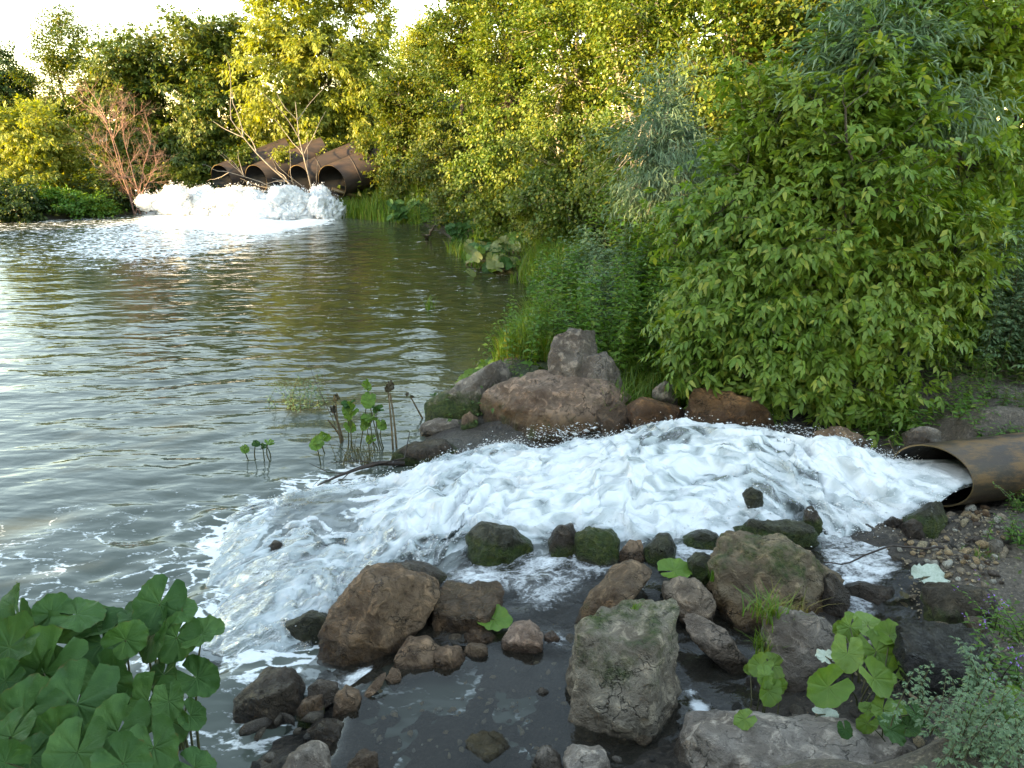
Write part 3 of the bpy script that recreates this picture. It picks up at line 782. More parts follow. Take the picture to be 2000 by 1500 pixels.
rock('grey stone poking out of grass left of the orange boulder', [(1275, 765), (1305, 742), (1322, 755), (1325, 795), (1280, 800)], .40, .7, 13, 'grey', 4)
rock('brown rock with a grass tuft beside the orange boulder', [(1225, 790), (1260, 768), (1300, 785), (1345, 795), (1350, 830), (1290, 850), (1230, 840)], .32, .7, 14, 'orange', 4, rust=.6, wetz=.25, moss=.3)
rock('low grey rock left of the brown flat boulder at the waterline', [(822, 830), (850, 817), (895, 820), (905, 838), (870, 852), (820, 850)], .02, .8, 15, 'grey', 4, wetz=.06)
rock('small mossy stone between the slanted and the flat boulder', [(903, 815), (918, 804), (932, 815), (934, 845), (915, 852), (900, 838)], .04, .9, 16, 'brown', 4, moss=1.0, cat='stone', name='stone')
rock('mossy half-drowned rock beside the water plants', [(770, 880), (810, 862), (870, 858), (900, 880), (880, 905), (800, 912), (765, 905)], .0, .8, 17, 'dark', 4, moss=.9, wetz=.2)
rock('brown wet rock behind the spray right of the flat boulder', [(1165, 800), (1215, 785), (1245, 800), (1240, 850), (1180, 855)], .26, .7, 18, 'brown', 4, rust=.8, wetz=.3, moss=.3)
rock('pale stone at the north edge of the jet', [(1590, 842), (1630, 832), (1680, 848), (1695, 872), (1650, 888), (1595, 872)], .48, .7, 19, 'brown', 4, wetz=.1, rust=.5)
rock('low stone beside the pipe mouth among weeds', [(1765, 845), (1800, 832), (1835, 840), (1830, 868), (1775, 870)], .68, .7, 20, 'grey', 4)
# foreground
rock('large triangular brown boulder at the left of the foreground', [(716, 1112), (757, 1108), (800, 1120), (850, 1150), (864, 1170), (820, 1230), (770, 1285), (700, 1302), (620, 1305), (615, 1280), (640, 1215), (680, 1150)], .04, .72, 22, (.25, .155, .095, 1), 6,
     [(-.55, .35, -.75, .78), (.55, .3, -.75, .82), (.1, .9, -.5, .95)], moss=.15, rust=.5, wetz=.10)
rock('flat drowned brown boulder right of the triangular one', [(860, 1140), (905, 1128), (965, 1135), (988, 1165), (960, 1215), (900, 1248), (850, 1235), (845, 1180)], .07, .8, 23, 'brown', 5, [(0, 1, -.5, .35), (0, .9, -.2, .5)], wetz=.25, rust=.3)
rock('dark boulder with green algae veiled in running water', [(910, 1050), (945, 1022), (1000, 1028), (1046, 1068), (1040, 1098), (975, 1112), (920, 1095)], .12, .8, 24, 'green', 5, moss=1.1, wetz=.4, mossbias=.1)
rock('small dark rock left of the bright green boulder', [(1070, 1060), (1090, 1028), (1120, 1025), (1132, 1055), (1125, 1095), (1080, 1098)], .16, .8, 25, 'dark', 4, moss=.6, wetz=.4)
rock('blocky boulder with bright green algae on its top', [(1126, 1045), (1145, 1034), (1195, 1040), (1213, 1060), (1205, 1110), (1150, 1120), (1128, 1100)], .15, .8, 26, 'green', 5, moss=1.2, mosstop=True, wetz=.25, mossbias=.15)
rock('pointed reddish stone right of the green-topped boulder', [(1210, 1080), (1228, 1056), (1252, 1058), (1258, 1098), (1235, 1108), (1208, 1104)], .2, .7, 27, 'brown', 4, wetz=.1, cat='stone', name='stone')
rock('grey green rock at the lower edge of the jet', [(1255, 1075), (1290, 1042), (1310, 1042), (1326, 1072), (1310, 1105), (1262, 1108)], .22, .8, 28, 'green', 4, moss=.7, wetz=.3)
rock('small upright stone with thick green algae', [(1345, 1100), (1360, 1078), (1392, 1080), (1402, 1110), (1385, 1145), (1350, 1138)], .22, .8, 29, 'green', 4, moss=1.1, mossbias=.1, wetz=.3)
rock('low algae-covered rock in the foam behind the small upright stone', [(1335, 1050), (1365, 1035), (1400, 1040), (1415, 1060), (1380, 1075), (1340, 1070)], .24, .8, 30, 'green', 4, moss=1.1, wetz=.3)
rock('long dark green boulder washed by the jet', [(1440, 1030), (1465, 1018), (1560, 1020), (1592, 1040), (1585, 1065), (1520, 1078), (1450, 1068)], .24, .5, 31, 'green', 5, moss=1.2, mossbias=.2, wetz=.25)
rock('broad mossy brown boulder below the long green one', [(1400, 1095), (1440, 1058), (1485, 1046), (1540, 1055), (1595, 1085), (1630, 1115), (1628, 1175), (1590, 1215), (1500, 1238), (1410, 1200), (1385, 1150)], .10, .75, 32, (.26, .19, .12, 1), 6,
     [(-.2, .85, -.6, .85), (.5, .2, -.8, .85)], moss=.42, mosstop=True, rust=.8, wetz=.08, rough=1.15)
rock('rounded brown boulder lying on top of the largest foreground one', [(1110, 1215), (1130, 1175), (1170, 1145), (1200, 1100), (1250, 1102), (1300, 1135), (1312, 1165), (1250, 1180), (1190, 1205), (1150, 1240), (1118, 1250)], .12, .75, 33, (.22, .14, .085, 1), 5,
     [(-.5, .2, -.8, .8), (.2, .9, -.5, .85)], rust=.7, moss=.2, wetz=.05)
rock('blocky light brown stone wedged behind the largest foreground boulder', [(1296, 1140), (1320, 1128), (1360, 1132), (1392, 1165), (1390, 1210), (1345, 1220), (1300, 1180)], .16, .8, 34, (.30, .22, .16, 1), 5, [(0, .8, -.6, .75)], wetz=.04)
rock('largest foreground boulder, tall and grey with grass on its right face', [(1125, 1260), (1160, 1215), (1230, 1180), (1300, 1172), (1334, 1185), (1342, 1280), (1338, 1400), (1300, 1445), (1185, 1468), (1128, 1440), (1110, 1330)], .05, .72, 35, (.34, .285, .22, 1), 6,
     [(-.35, .25, -1, .72), (.8, .05, -.6, .62), (-.1, .95, -.45, .88)], moss=.45, mosstop=True, wetz=.05, rough=1.1)
rock('leaning grey brown slab between the largest boulder and the channel', [(1336, 1205), (1360, 1198), (1420, 1235), (1465, 1285), (1450, 1308), (1415, 1310), (1370, 1270), (1345, 1250)], .12, .5, 36, (.27, .205, .16, 1), 5, [(-.1, .8, -.6, .5)], wetz=.06)
rock('grey egg-shaped boulder behind the light green leaves', [(1505, 1230), (1540, 1200), (1590, 1202), (1632, 1235), (1640, 1300), (1620, 1350), (1550, 1368), (1510, 1320), (1498, 1270)], .17, .8, 37, 'grey', 5, [(-.2, .4, -.9, .8)], wetz=.04)
rock('flat pale grey slab along the bottom edge', [(1350, 1450), (1400, 1415), (1470, 1405), (1600, 1425), (1760, 1440), (1830, 1480), (1850, 1560), (1700, 1640), (1450, 1640), (1330, 1560), (1335, 1490)], .18, .55, 38, (.40, .345, .30, 1), 6,
     [(0, .95, -.5, .45), (.1, .6, -.8, .7)], wetz=.02, rough=.9, sink=.05)
rock('low dark slab across the small channel', [(1645, 1150), (1690, 1138), (1745, 1150), (1770, 1172), (1750, 1190), (1690, 1188), (1650, 1178)], .17, .5, 39, 'dark', 4, moss=.3, wetz=.15)
rock('dark angular boulder standing in water right of the big leaves', [(462, 1365), (500, 1322), (540, 1310), (582, 1325), (588, 1370), (570, 1410), (520, 1428), (465, 1415)], -.02, .8, 40, 'dark', 5, [(-.1, .9, -.5, .7), (-.3, -.1, -1, .85)], wetz=.2, moss=.2)
rock('small mossy stone left of the puddle', [(580, 1385), (595, 1365), (625, 1362), (634, 1395), (615, 1415), (585, 1412)], .03, .8, 41, 'brown', 4, moss=.6, cat='stone', name='stone')
rock('pinkish grey stone beside the foam patch', [(600, 1345), (625, 1328), (660, 1338), (664, 1365), (630, 1378), (605, 1365)], .05, .8, 42, 'lgrey', 4, cat='stone', name='stone')
rock('rough brown stone on the left rim of the puddle', [(650, 1360), (675, 1342), (700, 1352), (705, 1385), (680, 1402), (650, 1395)], .06, .8, 43, 'brown', 4, wetz=.05, cat='stone', name='stone')
rock('rounded grey stone at the bottom edge left of the puddle', [(550, 1495), (575, 1468), (610, 1460), (640, 1485), (645, 1530), (600, 1560), (550, 1540)], .08, .8, 44, 'lgrey', 4, wetz=.03, cat='stone', name='stone')
rock('streaked slab lying wet in the lower part of the puddle', [(908, 1432), (975, 1430), (1000, 1465), (975, 1500), (935, 1500), (915, 1470)], .06, .7, 45, (.17, .135, .08, 1), 4, [(0, 1, -.35, .4)], wetz=.1, rust=.3)
rock('small grey green stone at the bottom beside the largest boulder', [(1035, 1500), (1050, 1470), (1070, 1462), (1098, 1490), (1100, 1530), (1040, 1530)], .08, .8, 46, 'grey', 4, moss=.5, cat='stone', name='stone')
rock('light grey stone at the bottom edge under the largest boulder', [(1100, 1480), (1130, 1462), (1175, 1468), (1195, 1500), (1190, 1540), (1110, 1540)], .08, .8, 47, 'lgrey', 4, wetz=.02, cat='stone', name='stone')
rock('smooth brown stone at the foot of the triangular boulder', [(770, 1285), (795, 1250), (835, 1248), (862, 1270), (850, 1300), (800, 1312), (765, 1305)], .08, .7, 48, 'brown', 4, wetz=.04, rust=.3, cat='stone', name='stone')
rock('crumbly brown stone at the upper rim of the puddle', [(838, 1290), (855, 1268), (885, 1265), (908, 1285), (900, 1305), (850, 1310)], .09, .8, 49, 'brown', 4, rough=1.6, wetz=.04, cat='stone', name='stone')
rock('small tan stone between two crumbly ones at the puddle', [(906, 1270), (920, 1258), (952, 1260), (955, 1278), (930, 1288), (908, 1283)], .09, .8, 50, (.22, .14, .085, 1), 3, wetz=.02, cat='stone', name='stone')
rock('rough pinkish white stone on a dark base above the puddle', [(985, 1245), (1000, 1222), (1035, 1218), (1058, 1235), (1062, 1262), (1030, 1282), (985, 1275)], .09, .8, 51, 'pink', 4, rough=1.5, wetz=.06, cat='stone', name='stone')
rock('crumbly grey brown stone left of the fallen green leaf', [(905, 1240), (925, 1226), (960, 1230), (970, 1250), (940, 1262), (908, 1258)], .08, .8, 52, 'brown', 4, rough=1.5, cat='stone', name='stone')
rock('small reddish stone right of the rough pinkish white one', [(1062, 1240), (1080, 1232), (1095, 1248), (1080, 1258), (1064, 1254)], .1, .8, 53, 'pink', 3, cat='stone', name='stone')
rock('tiny dark stone poking out of the puddle', [(1045, 1350), (1060, 1344), (1075, 1352), (1070, 1362), (1048, 1362)], .09, .8, 54, 'dark', 3, cat='stone', name='stone', wetz=.02)
rock('low earthy bar along the left rim of the puddle', [(700, 1360), (745, 1315), (755, 1318), (742, 1345), (705, 1372)], .07, .6, 55, 'brown', 4, wetz=.03, cat='stone', name='stone')
rock('small mossy lump at the upper left corner of the puddle', [(752, 1330), (762, 1308), (780, 1310), (788, 1335), (770, 1345)], .07, .8, 56, 'brown', 4, moss=.4, wetz=.03, cat='stone', name='stone')
rock('dark fin of rock splitting the jet', [(1568, 1020), (1578, 990), (1592, 988), (1606, 1020), (1600, 1040), (1570, 1040)], .3, .6, 57, 'dark', 4, moss=.9, wetz=.5)
rock('dark wet stone showing through the middle of the jet', [(1450, 965), (1468, 952), (1488, 960), (1490, 985), (1460, 988)], .42, .8, 58, 'green', 4, moss=.4, wetz=.5, cat='stone', name='stone')
rock('blackish stone at the pipe side of the jet', [(1728, 1020), (1745, 1008), (1765, 1020), (1762, 1040), (1732, 1040)], .3, .8, 59, 'dark', 4, wetz=.3, cat='stone', name='stone')
rock('dark brown cubic stone near the gravel', [(1765, 1025), (1785, 1012), (1800, 1022), (1802, 1050), (1772, 1052)], .31, .8, 60, 'dark', 4, wetz=.1, cat='stone', name='stone')
rock('mossy block under the lip of the near pipe', [(1770, 1010), (1800, 995), (1835, 975), (1860, 985), (1845, 1020), (1800, 1058), (1770, 1045)], .28, .6, 61, 'green', 4, moss=1.1, wetz=.3, mossbias=.1)
rock('drowned green grey rock at the foot of the fan of foam', [(425, 1115), (450, 1100), (480, 1102), (490, 1125), (475, 1145), (435, 1145)], -.10, .9, 62, 'green', 4, moss=.5, wetz=.5, sink=.3)
rock('small dark stone poking out of the foam fan', [(523, 1068), (535, 1056), (552, 1062), (550, 1078), (527, 1080)], .03, .8, 63, 'dark', 3, wetz=.5, cat='stone', name='stone')
rock('wet rock in the foam left of the triangular boulder', [(560, 1215), (600, 1195), (640, 1210), (640, 1250), (590, 1262)], .0, .8, 64, 'green', 4, moss=.3, wetz=.4)
rock('dark rock with wet weed behind the triangular boulder', [(755, 1110), (790, 1098), (840, 1105), (870, 1125), (850, 1150), (780, 1140)], .12, .7, 65, 'dark', 4, moss=.5, wetz=.3)
rock('mossy mud-capped block beside the dark channel', [(1815, 1155), (1850, 1140), (1930, 1150), (1960, 1180), (1950, 1225), (1870, 1240), (1820, 1225)], .32, .7, 66, (.09, .07, .045, 1), 5, moss=.6, wetz=.03)
rock('black mud-covered hump right of the light green leaves', [(1770, 1240), (1830, 1215), (1920, 1215), (1960, 1250), (1950, 1340), (1880, 1400), (1790, 1380), (1760, 1300)], .36, .7, 67, (.045, .04, .036, 1), 5, [(0, 1, -.5, .5)], wetz=.6)
rock('flat reddish stone at the left of the black mud hump', [(1768, 1258), (1790, 1238), (1815, 1232), (1820, 1252), (1790, 1268)], .36, .6, 68, 'pink', 4, wetz=.12, cat='stone', name='stone')
rock('light tan angular stone right of the grass tuft on the mud', [(1885, 1212), (1905, 1203), (1925, 1212), (1928, 1228), (1900, 1234)], .5, .7, 69, 'tan', 3, cat='stone', name='stone')
rock('light tan slab left of the grass tuft on the mud', [(1815, 1225), (1835, 1215), (1858, 1218), (1855, 1230), (1820, 1232)], .42, .6, 70, 'tan', 3, cat='stone', name='stone')
rock('white rough stone lying alone on the gravel', [(1935, 1065), (1945, 1053), (1958, 1058), (1958, 1073), (1940, 1078)], .47, .8, 71, (.5, .46, .4, 1), 3, cat='stone', name='stone')
rock('wet rock hidden in the shade right of the broad mossy boulder', [(1610, 1130), (1640, 1120), (1660, 1160), (1640, 1215), (1605, 1205)], .14, .8, 72, 'dark', 4, wetz=.4)
rock('fallen-in dark wet stone left of the puddle rim', [(595, 1430), (625, 1410), (665, 1425), (672, 1465), (625, 1485), (595, 1465)], .0, .8, 73, 'dark', 4, wetz=.4, cat='stone', name='stone')
rock('brown broken stone at the bottom left corner of the puddle', [(672, 1500), (700, 1472), (735, 1475), (740, 1500), (700, 1520)], .08, .7, 74, (.19, .125, .08, 1), 4, rough=1.4, wetz=.02, cat='stone', name='stone')

# ------------------------------------------------------------------ gravel: single stones as pieces of the ground, the rest as one heap
def gravel():
    protos = []
    for k in range(7):
        rg = np.random.default_rng(200 + k)
        d, f = ico(2 if k < 4 else 1)
        pl = [(*norm(rg.normal(0, 1, 3)), rg.uniform(.5, .85)) for _ in range(11)] + [(s_ if i_ == 0 else .1, s_ if i_ == 1 else .1, s_ if i_ == 2 else .1, .95) for i_ in range(3) for s_ in (-1, 1)]
        r = planes_radius(d, pl, 60)
        v = d * r[:, None] * np.array([1, rg.uniform(.7, .95), rg.uniform(.5, .8)])
        n = len(v)
        protos.append((v, f, make_mesh('stone', v, [f], ROCK, smooth=False, attrs={'wet': np.zeros(n), 'moss': np.zeros(n), 'rust': np.zeros(n)})))
    A = [(1850, 1000), (1905, 985), (1950, 1010), (1965, 1080), (1930, 1120), (1890, 1180), (1840, 1165), (1800, 1150), (1790, 1100), (1760, 1080), (1790, 1050), (1830, 1040)]
    Apix = np.array(A, float)
    cnt = 0
    cols = [(1, .80, .52, 1), (.95, .66, .38, 1), (.75, .60, .44, 1), (1, .95, .82, 1), (.20, .15, .12, 1), (.07, .06, .055, 1), (.30, .17, .09, 1)]
    pts = []
    while cnt < 245:
        if cnt < 215:
            px, py = RG.uniform(1750, 1970), RG.uniform(980, 1190)
            if sdist(np.array([px]), np.array([py]), Apix)[0] > 0 and RG.random() > .10: continue
        else:
            px, py = RG.uniform(1700, 1990), RG.uniform(1180, 1480)
        z = lz(*W(px, py, .4)[:2]); p = W(px, py, z); z = lz(p[0], p[1])
        r = np.clip(RG.lognormal(math.log(.029), .42), .012, .06)
        if any((p[0] - a) ** 2 + (p[1] - b) ** 2 < ((r + c) * .72) ** 2 for a, b, c in pts): 
            cnt += .05; continue
        pts.append((p[0], p[1], r))
        c = cols[min(6, int(RG.beta(1.2, 1.6) * 7))]; k = RG.uniform(.8, 1.15)
        o = link('stone', protos[RG.integers(0, 7)][2], GROUND, (p[0], p[1], z + r * RG.uniform(.15, .45)), (RG.uniform(-.5, .5), RG.uniform(-.5, .5), RG.uniform(0, 6.3)), (c[0] * k, c[1] * k, c[2] * k, 1))
        o.scale = (r, r, r); cnt += 1
    # pebbles on the puddle bed
    for _ in range(130):
        px, py = RG.uniform(720, 1110), RG.uniform(1310, 1500)
        p = W(px, py, .0); z = lz(p[0], p[1]); r = RG.uniform(.008, .026)
        c = cols[RG.integers(0, 5)]
        o = link('stone', protos[RG.integers(4, 7)][2], GROUND, (p[0], p[1], z + r * .4 + .02), (RG.uniform(-.4, .4), 0, RG.uniform(0, 6)), c); o.scale = (r, r, r * .7)
    # small dark stones packed between the boulders
    k = 0
    while k < 150:
        px, py = RG.uniform(480, 1760), RG.uniform(1120, 1500)
        if (690 < px < 1120 and py > 1300) or (px < 720 and py < 1320): continue
        p = W(px, py, .1); z = lz(p[0], p[1]); r = np.clip(RG.lognormal(math.log(.034), .45), .015, .08); z = max(z, .06); c = [(.2, .16, .12), (.14, .11, .09), (.3, .22, .15), (.1, .09, .08), (.36, .31, .26)][RG.integers(0, 5)]
        o = link('stone', protos[RG.integers(0, 7)][2], GROUND, (p[0], p[1], z + r * .35), (RG.uniform(-.5, .5), RG.uniform(-.5, .5), RG.uniform(0, 6.3)), (*c, 1)); o.scale = (r * 1.1, r, r * .9); k += 1
    # fine gravel
    mbv, mbf, off = [], [], 0
    n = 5200
    px, py = RG.uniform(1560, 1995, n), RG.uniform(975, 1490, n)
    inn = (sdist(px, py, Apix) < 8) | (RG.random(n) < .16)
    px, py = px[inn], py[inn]
    xy = np.array([W(a, b, .4)[:2] for a, b in zip(px, py)]); z = land_z(xy[:, 0], xy[:, 1])
    ok = z > .2; xy, z = xy[ok], z[ok]
    for k in (4, 5, 6):
        sel = np.arange(len(z)) % 3 == k - 4
        v, f, _ = protos[k]
        m = sel.sum(); up = norm(RG.normal(0, .4, (m, 3)) + [0, 0, 1])
        V, Fs = scatter(v, [f], np.stack([xy[sel, 0], xy[sel, 1], z[sel] + .012], 1), frames(RG.normal(0, 1, (m, 3)), up), RG.uniform(.004, .011, m))
        mbv.append(V); mbf.append(Fs[0] + off); off += len(V)
    V = np.concatenate(mbv); z0 = np.zeros(len(V))
    o = link('gravel', make_mesh('gravel', V, [np.concatenate(mbf)], ROCK, smooth=False, attrs={'wet': z0, 'moss': z0, 'rust': z0}), color=(.6, .48, .34, 1))
    tag(o, 'fine tan and grey gravel spilled below the near pipe', 'gravel', kind='stuff')
gravel()

# ------------------------------------------------------------------ pipes
def pipe(label, mouth_px, y, r, ax, L, cut, group, grime=.3, wall=.02, seg=56, tilt=0.0, rings=(), skin='rust'):
    c = WY(mouth_px[0], mouth_px[1], y); a = norm(np.array(ax, float))
    far = np.array([0, 1.0, 0]); e1 = norm(far - a * (far @ a)); e2 = np.cross(a, e1); e2 = e2 if e2[2] > 0 else -e2
    phi = np.arange(seg) / seg * 2 * math.pi
    co, si = np.cos(phi), np.sin(phi)
    root = empty('outfall_pipe', c)
    m = 16
    s = np.linspace(0, 1, m) ** 1.2
    def shell(rr):
        st = -cut * co - tilt * si
        P = []
        for k in range(m):
            al = st * (1 - s[k]) + L * s[k]
            P.append(al[:, None] * a + rr * (co[:, None] * e1 + si[:, None] * e2))
        return np.array(P)
    def tubeface(n, m_):
        i = np.arange(m_ - 1)[:, None] * n; j = np.arange(n)[None]; j2 = (j + 1) % n
        return np.stack([i + j, i + j2, i + n + j2, i + n + j], -1).reshape(-1, 4)
    O, I = shell(r), shell(r - wall)
    # slight dents
    O = O * 1.0
    mb = MB(); mb.add(O.reshape(-1, 3), tubeface(seg, m))
    gr = np.full(O.size // 3, grime)
    top = (si > .2).astype(float)
    g2 = np.broadcast_to(grime * (1.1 - .55 * s[:, None]) + 0 * si[None], (m, seg)).ravel()
    me = make_mesh('pipe_shell', O.reshape(-1, 3), [tubeface(seg, m)], M[skin], attrs={'grime': g2})
    link('pipe_shell', me, root)
    me = make_mesh('pipe_lining', I.reshape(-1, 3), [tubeface(seg, m)[:, ::-1]], M['inner_shade'], attrs={'grime': g2 * .2})
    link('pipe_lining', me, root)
    R = np.concatenate([O[0] , I[0]]); j = np.arange(seg); j2 = (j + 1) % seg
    me = make_mesh('pipe_rim', R, [np.stack([j, j2, seg + j2, seg + j], -1)], M['rust'], smooth=False, attrs={'grime': np.full(2 * seg, .9)})
    link('pipe_rim', me, root)
    for rk in rings:
        ph = phi; q = []
        for dr, dl in ((0.0, -.02), (.012, -.012), (.012, .012), (0.0, .02)):
            q.append((L * rk + dl) * a + (r + .002 + dr) * (co[:, None] * e1 + si[:, None] * e2))
        link('weld_band', make_mesh('weld_band', np.array(q).reshape(-1, 3), [tubeface(seg, 4)], M[skin], attrs={'grime': np.full(4 * seg, .5)}), root)
    tag(root, label, 'pipe', group)
    return root
pipe('near rusty steel pipe with an oblique mouth spewing white water', (1818, 929), 5.30, .245, (1, .10, .08), 2.6, .17, 'steel outfall pipes', .5, .012, rings=(.62,))
FA = (1.0, .36, .40)
pipe('nearest of the far rusty pipes, wide open mouth right of the plumes', (648, 357), 29.0, .64, FA, 3.2, .40, 'steel outfall pipes', .1, .02, rings=(.3,), skin='rust_shaded')
pipe('far rusty pipe half hidden behind the leaning bare tree', (585, 352), 29.9, .56, FA, 2.9, .36, 'steel outfall pipes', .1, rings=(.3,), skin='rust_shaded')
pipe('far rusty pipe with an orange-lit rim, second from the left', (500, 350), 30.4, .54, FA, 2.9, .36, 'steel outfall pipes', .3, rings=(.3,), skin='rust_shaded')
pipe('leftmost of the far rusty pipes, its dark mouth above the warm plume', (432, 349), 31.0, .54, FA, 2.9, .36, 'steel outfall pipes', .1, rings=(.3,), skin='rust_shaded')
# rusty prop under the nearest far pipe
b = WY(668, 392, 29.2)
root = empty('pipe_support', (b[0], b[1], 0))
for k, (x0, y0, z0, dx, dy, dz, rot) in enumerate([(0, 0, .45, .5, .06, .16, .2), (-.35, .1, .2, .08, .08, .45, 0), (.35, .1, .2, .08, .08, .45, .1), (.1, -.1, .75, .42, .3, .05, .3)]):
    vv = np.array([(sx, sy, sz) for sx in (-1, 1) for sy in (-1, 1) for sz in (-1, 1)], float) * np.array([dx, dy, dz])
    ff = [(0, 1, 3, 2), (4, 6, 7, 5), (0, 4, 5, 1), (2, 3, 7, 6), (0, 2, 6, 4), (1, 5, 7, 3)]
    me = make_mesh('steel_beam', vv, [np.array(ff)], M['rust'], smooth=False, attrs={'grime': np.full(8, .8)})
    link('steel_beam', me, root, (x0, y0, z0), (0, rot, .3))
tag(root, 'rusty steel frame propping the nearest far pipe above the grass', 'pipe support')
# ------------------------------------------------------------------ leaf materials
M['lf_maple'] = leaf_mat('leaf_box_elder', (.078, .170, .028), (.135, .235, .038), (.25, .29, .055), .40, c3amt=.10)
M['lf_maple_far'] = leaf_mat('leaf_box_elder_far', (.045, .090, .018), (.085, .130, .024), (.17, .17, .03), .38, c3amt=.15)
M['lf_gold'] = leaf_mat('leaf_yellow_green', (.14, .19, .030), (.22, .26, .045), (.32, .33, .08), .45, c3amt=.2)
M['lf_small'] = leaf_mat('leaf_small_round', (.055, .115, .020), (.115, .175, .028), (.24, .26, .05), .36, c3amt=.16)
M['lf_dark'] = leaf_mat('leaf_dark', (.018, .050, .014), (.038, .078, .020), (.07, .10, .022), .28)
M['lf_willow'] = leaf_mat('leaf_willow', (.10, .19, .10), (.17, .27, .16), (.25, .33, .22), .28, tcol=(1.0, 1.1, .8))
M['lf_weed'] = leaf_mat('leaf_weed', (.050, .160, .026), (.095, .220, .038), (.16, .24, .04), .40)
M['lf_grey'] = leaf_mat('leaf_wormwood', (.085, .17, .085), (.13, .22, .12), (.17, .24, .11), .25, tcol=(1.1, 1.1, .8))
M['grass'] = leaf_mat('grass_blade', (.060, .165, .022), (.100, .215, .030), (.21, .22, .045), .38, c3amt=.08)
M['grass_dry'] = leaf_mat('grass_dry', (.16, .12, .04), (.26, .19, .07), (.12, .13, .03), .35, c3amt=.2)
M['lf_butter_dark'] = leaf_mat('leaf_butterbur', (.018, .070, .020), (.038, .115, .026), (.08, .17, .055), .2, rough=.5, spec=.2, vein=True, c3amt=.0)
M['lf_butter_light'] = leaf_mat('leaf_butterbur_light', (.085, .19, .025), (.11, .23, .035), (.19, .28, .07), .3, rough=.45, vein=True, c3amt=.0)
M['lf_butter_pale'] = leaf_mat('leaf_butterbur_pale', (.13, .18, .06), (.18, .22, .08), (.24, .26, .12), .3, rough=.45, vein=True, c3amt=.0)
M['lf_ground'] = leaf_mat('leaf_ground_cover', (.036, .095, .020), (.070, .135, .026), (.10, .13, .03), .3)
M['lf_brown'] = leaf_mat('leaf_withered', (.03, .022, .014), (.06, .045, .025), (.09, .07, .03), .15)
M['petal'] = simple_mat('petal_violet', (.25, .12, .45), (.38, .22, .6), 20, .5, .1, .001)
M['leaf_white'] = simple_mat('leaf_underside', (.30, .36, .28), (.46, .50, .42), 20, .6, .4, .004)

# leaf templates: local +Y along the leaf, +Z up; length about 1
def ovate(w=.32, droop=.12, fold=.10, y0=0.0):
    v = np.array([(0, y0, 0), (-w * .85, y0 + .28, fold), (-w * .75, y0 + .62, fold * .4 - droop * .4), (0, y0 + 1, -droop * 1.6), (w * .75, y0 + .62, fold * .4 - droop * .4), (w * .85, y0 + .28, fold), (0, y0 + .5, -droop * .3)])
    return v, [np.array([(0, 6, 2, 1), (0, 5, 4, 6)]), np.array([(6, 3, 2), (6, 4, 3)])]
def quadleaf(w=.33, fold=.10, droop=.15):
    return np.array([(0, 0, 0), (-w, .45, fold), (0, 1, -droop), (w, .45, fold)]), [np.array([(0, 2, 1), (0, 3, 2)])]
def narrow(w=.07, droop=.25):
    return np.array([(0, 0, 0), (-w, .4, .02), (0, 1, -droop), (w, .4, .02)]), [np.array([(0, 2, 1), (0, 3, 2)])]
def compound(nl=5, seed=0, cheap=False):
    """drooping pinnate leaf of nl leaflets"""
    rg = np.random.default_rng(seed); V, F4, F3, n = [], [], [], 0
    def addleaf(o, ang, L, dr):
        nonlocal n
        v, f = (quadleaf(.26, .05, .12) if cheap else ovate(.25, .16, .07))
        c, s = math.cos(ang), math.sin(ang)
        v = v * L; v = np.stack([v[:, 0] * c + v[:, 1] * s, -v[:, 0] * s + v[:, 1] * c, v[:, 2] - dr * np.abs(v[:, 1])], 1) + o
        V.append(v)
        for g in f:
            (F4 if g.shape[1] == 4 else F3).append(g + n)
        n += len(v)
    ys = [.33, .62][:(nl - 1) // 2]
    for y in ys:
        for sg in (-1, 1):
            addleaf(np.array([0, y, -.18 * y * y]), sg * rg.uniform(.75, 1.05), rg.uniform(.42, .55), rg.uniform(.25, .55))
    addleaf(np.array([0, .72 if nl > 3 else .45, -.18 * .6]), rg.uniform(-.1, .1), rg.uniform(.5, .62), rg.uniform(.25, .55))
    # rachis
    a = np.array([(-.006, 0, 0), (.006, 0, 0), (0, .4, -.03), (0, .75, -.10)]); V.append(a); F3 += [np.array([(0, 1, 2), (0, 2, 3)]) + n]; n += 4
    fs = [np.concatenate(F3)]
    if F4: fs = [np.concatenate(F4)] + fs
    return np.concatenate(V), fs

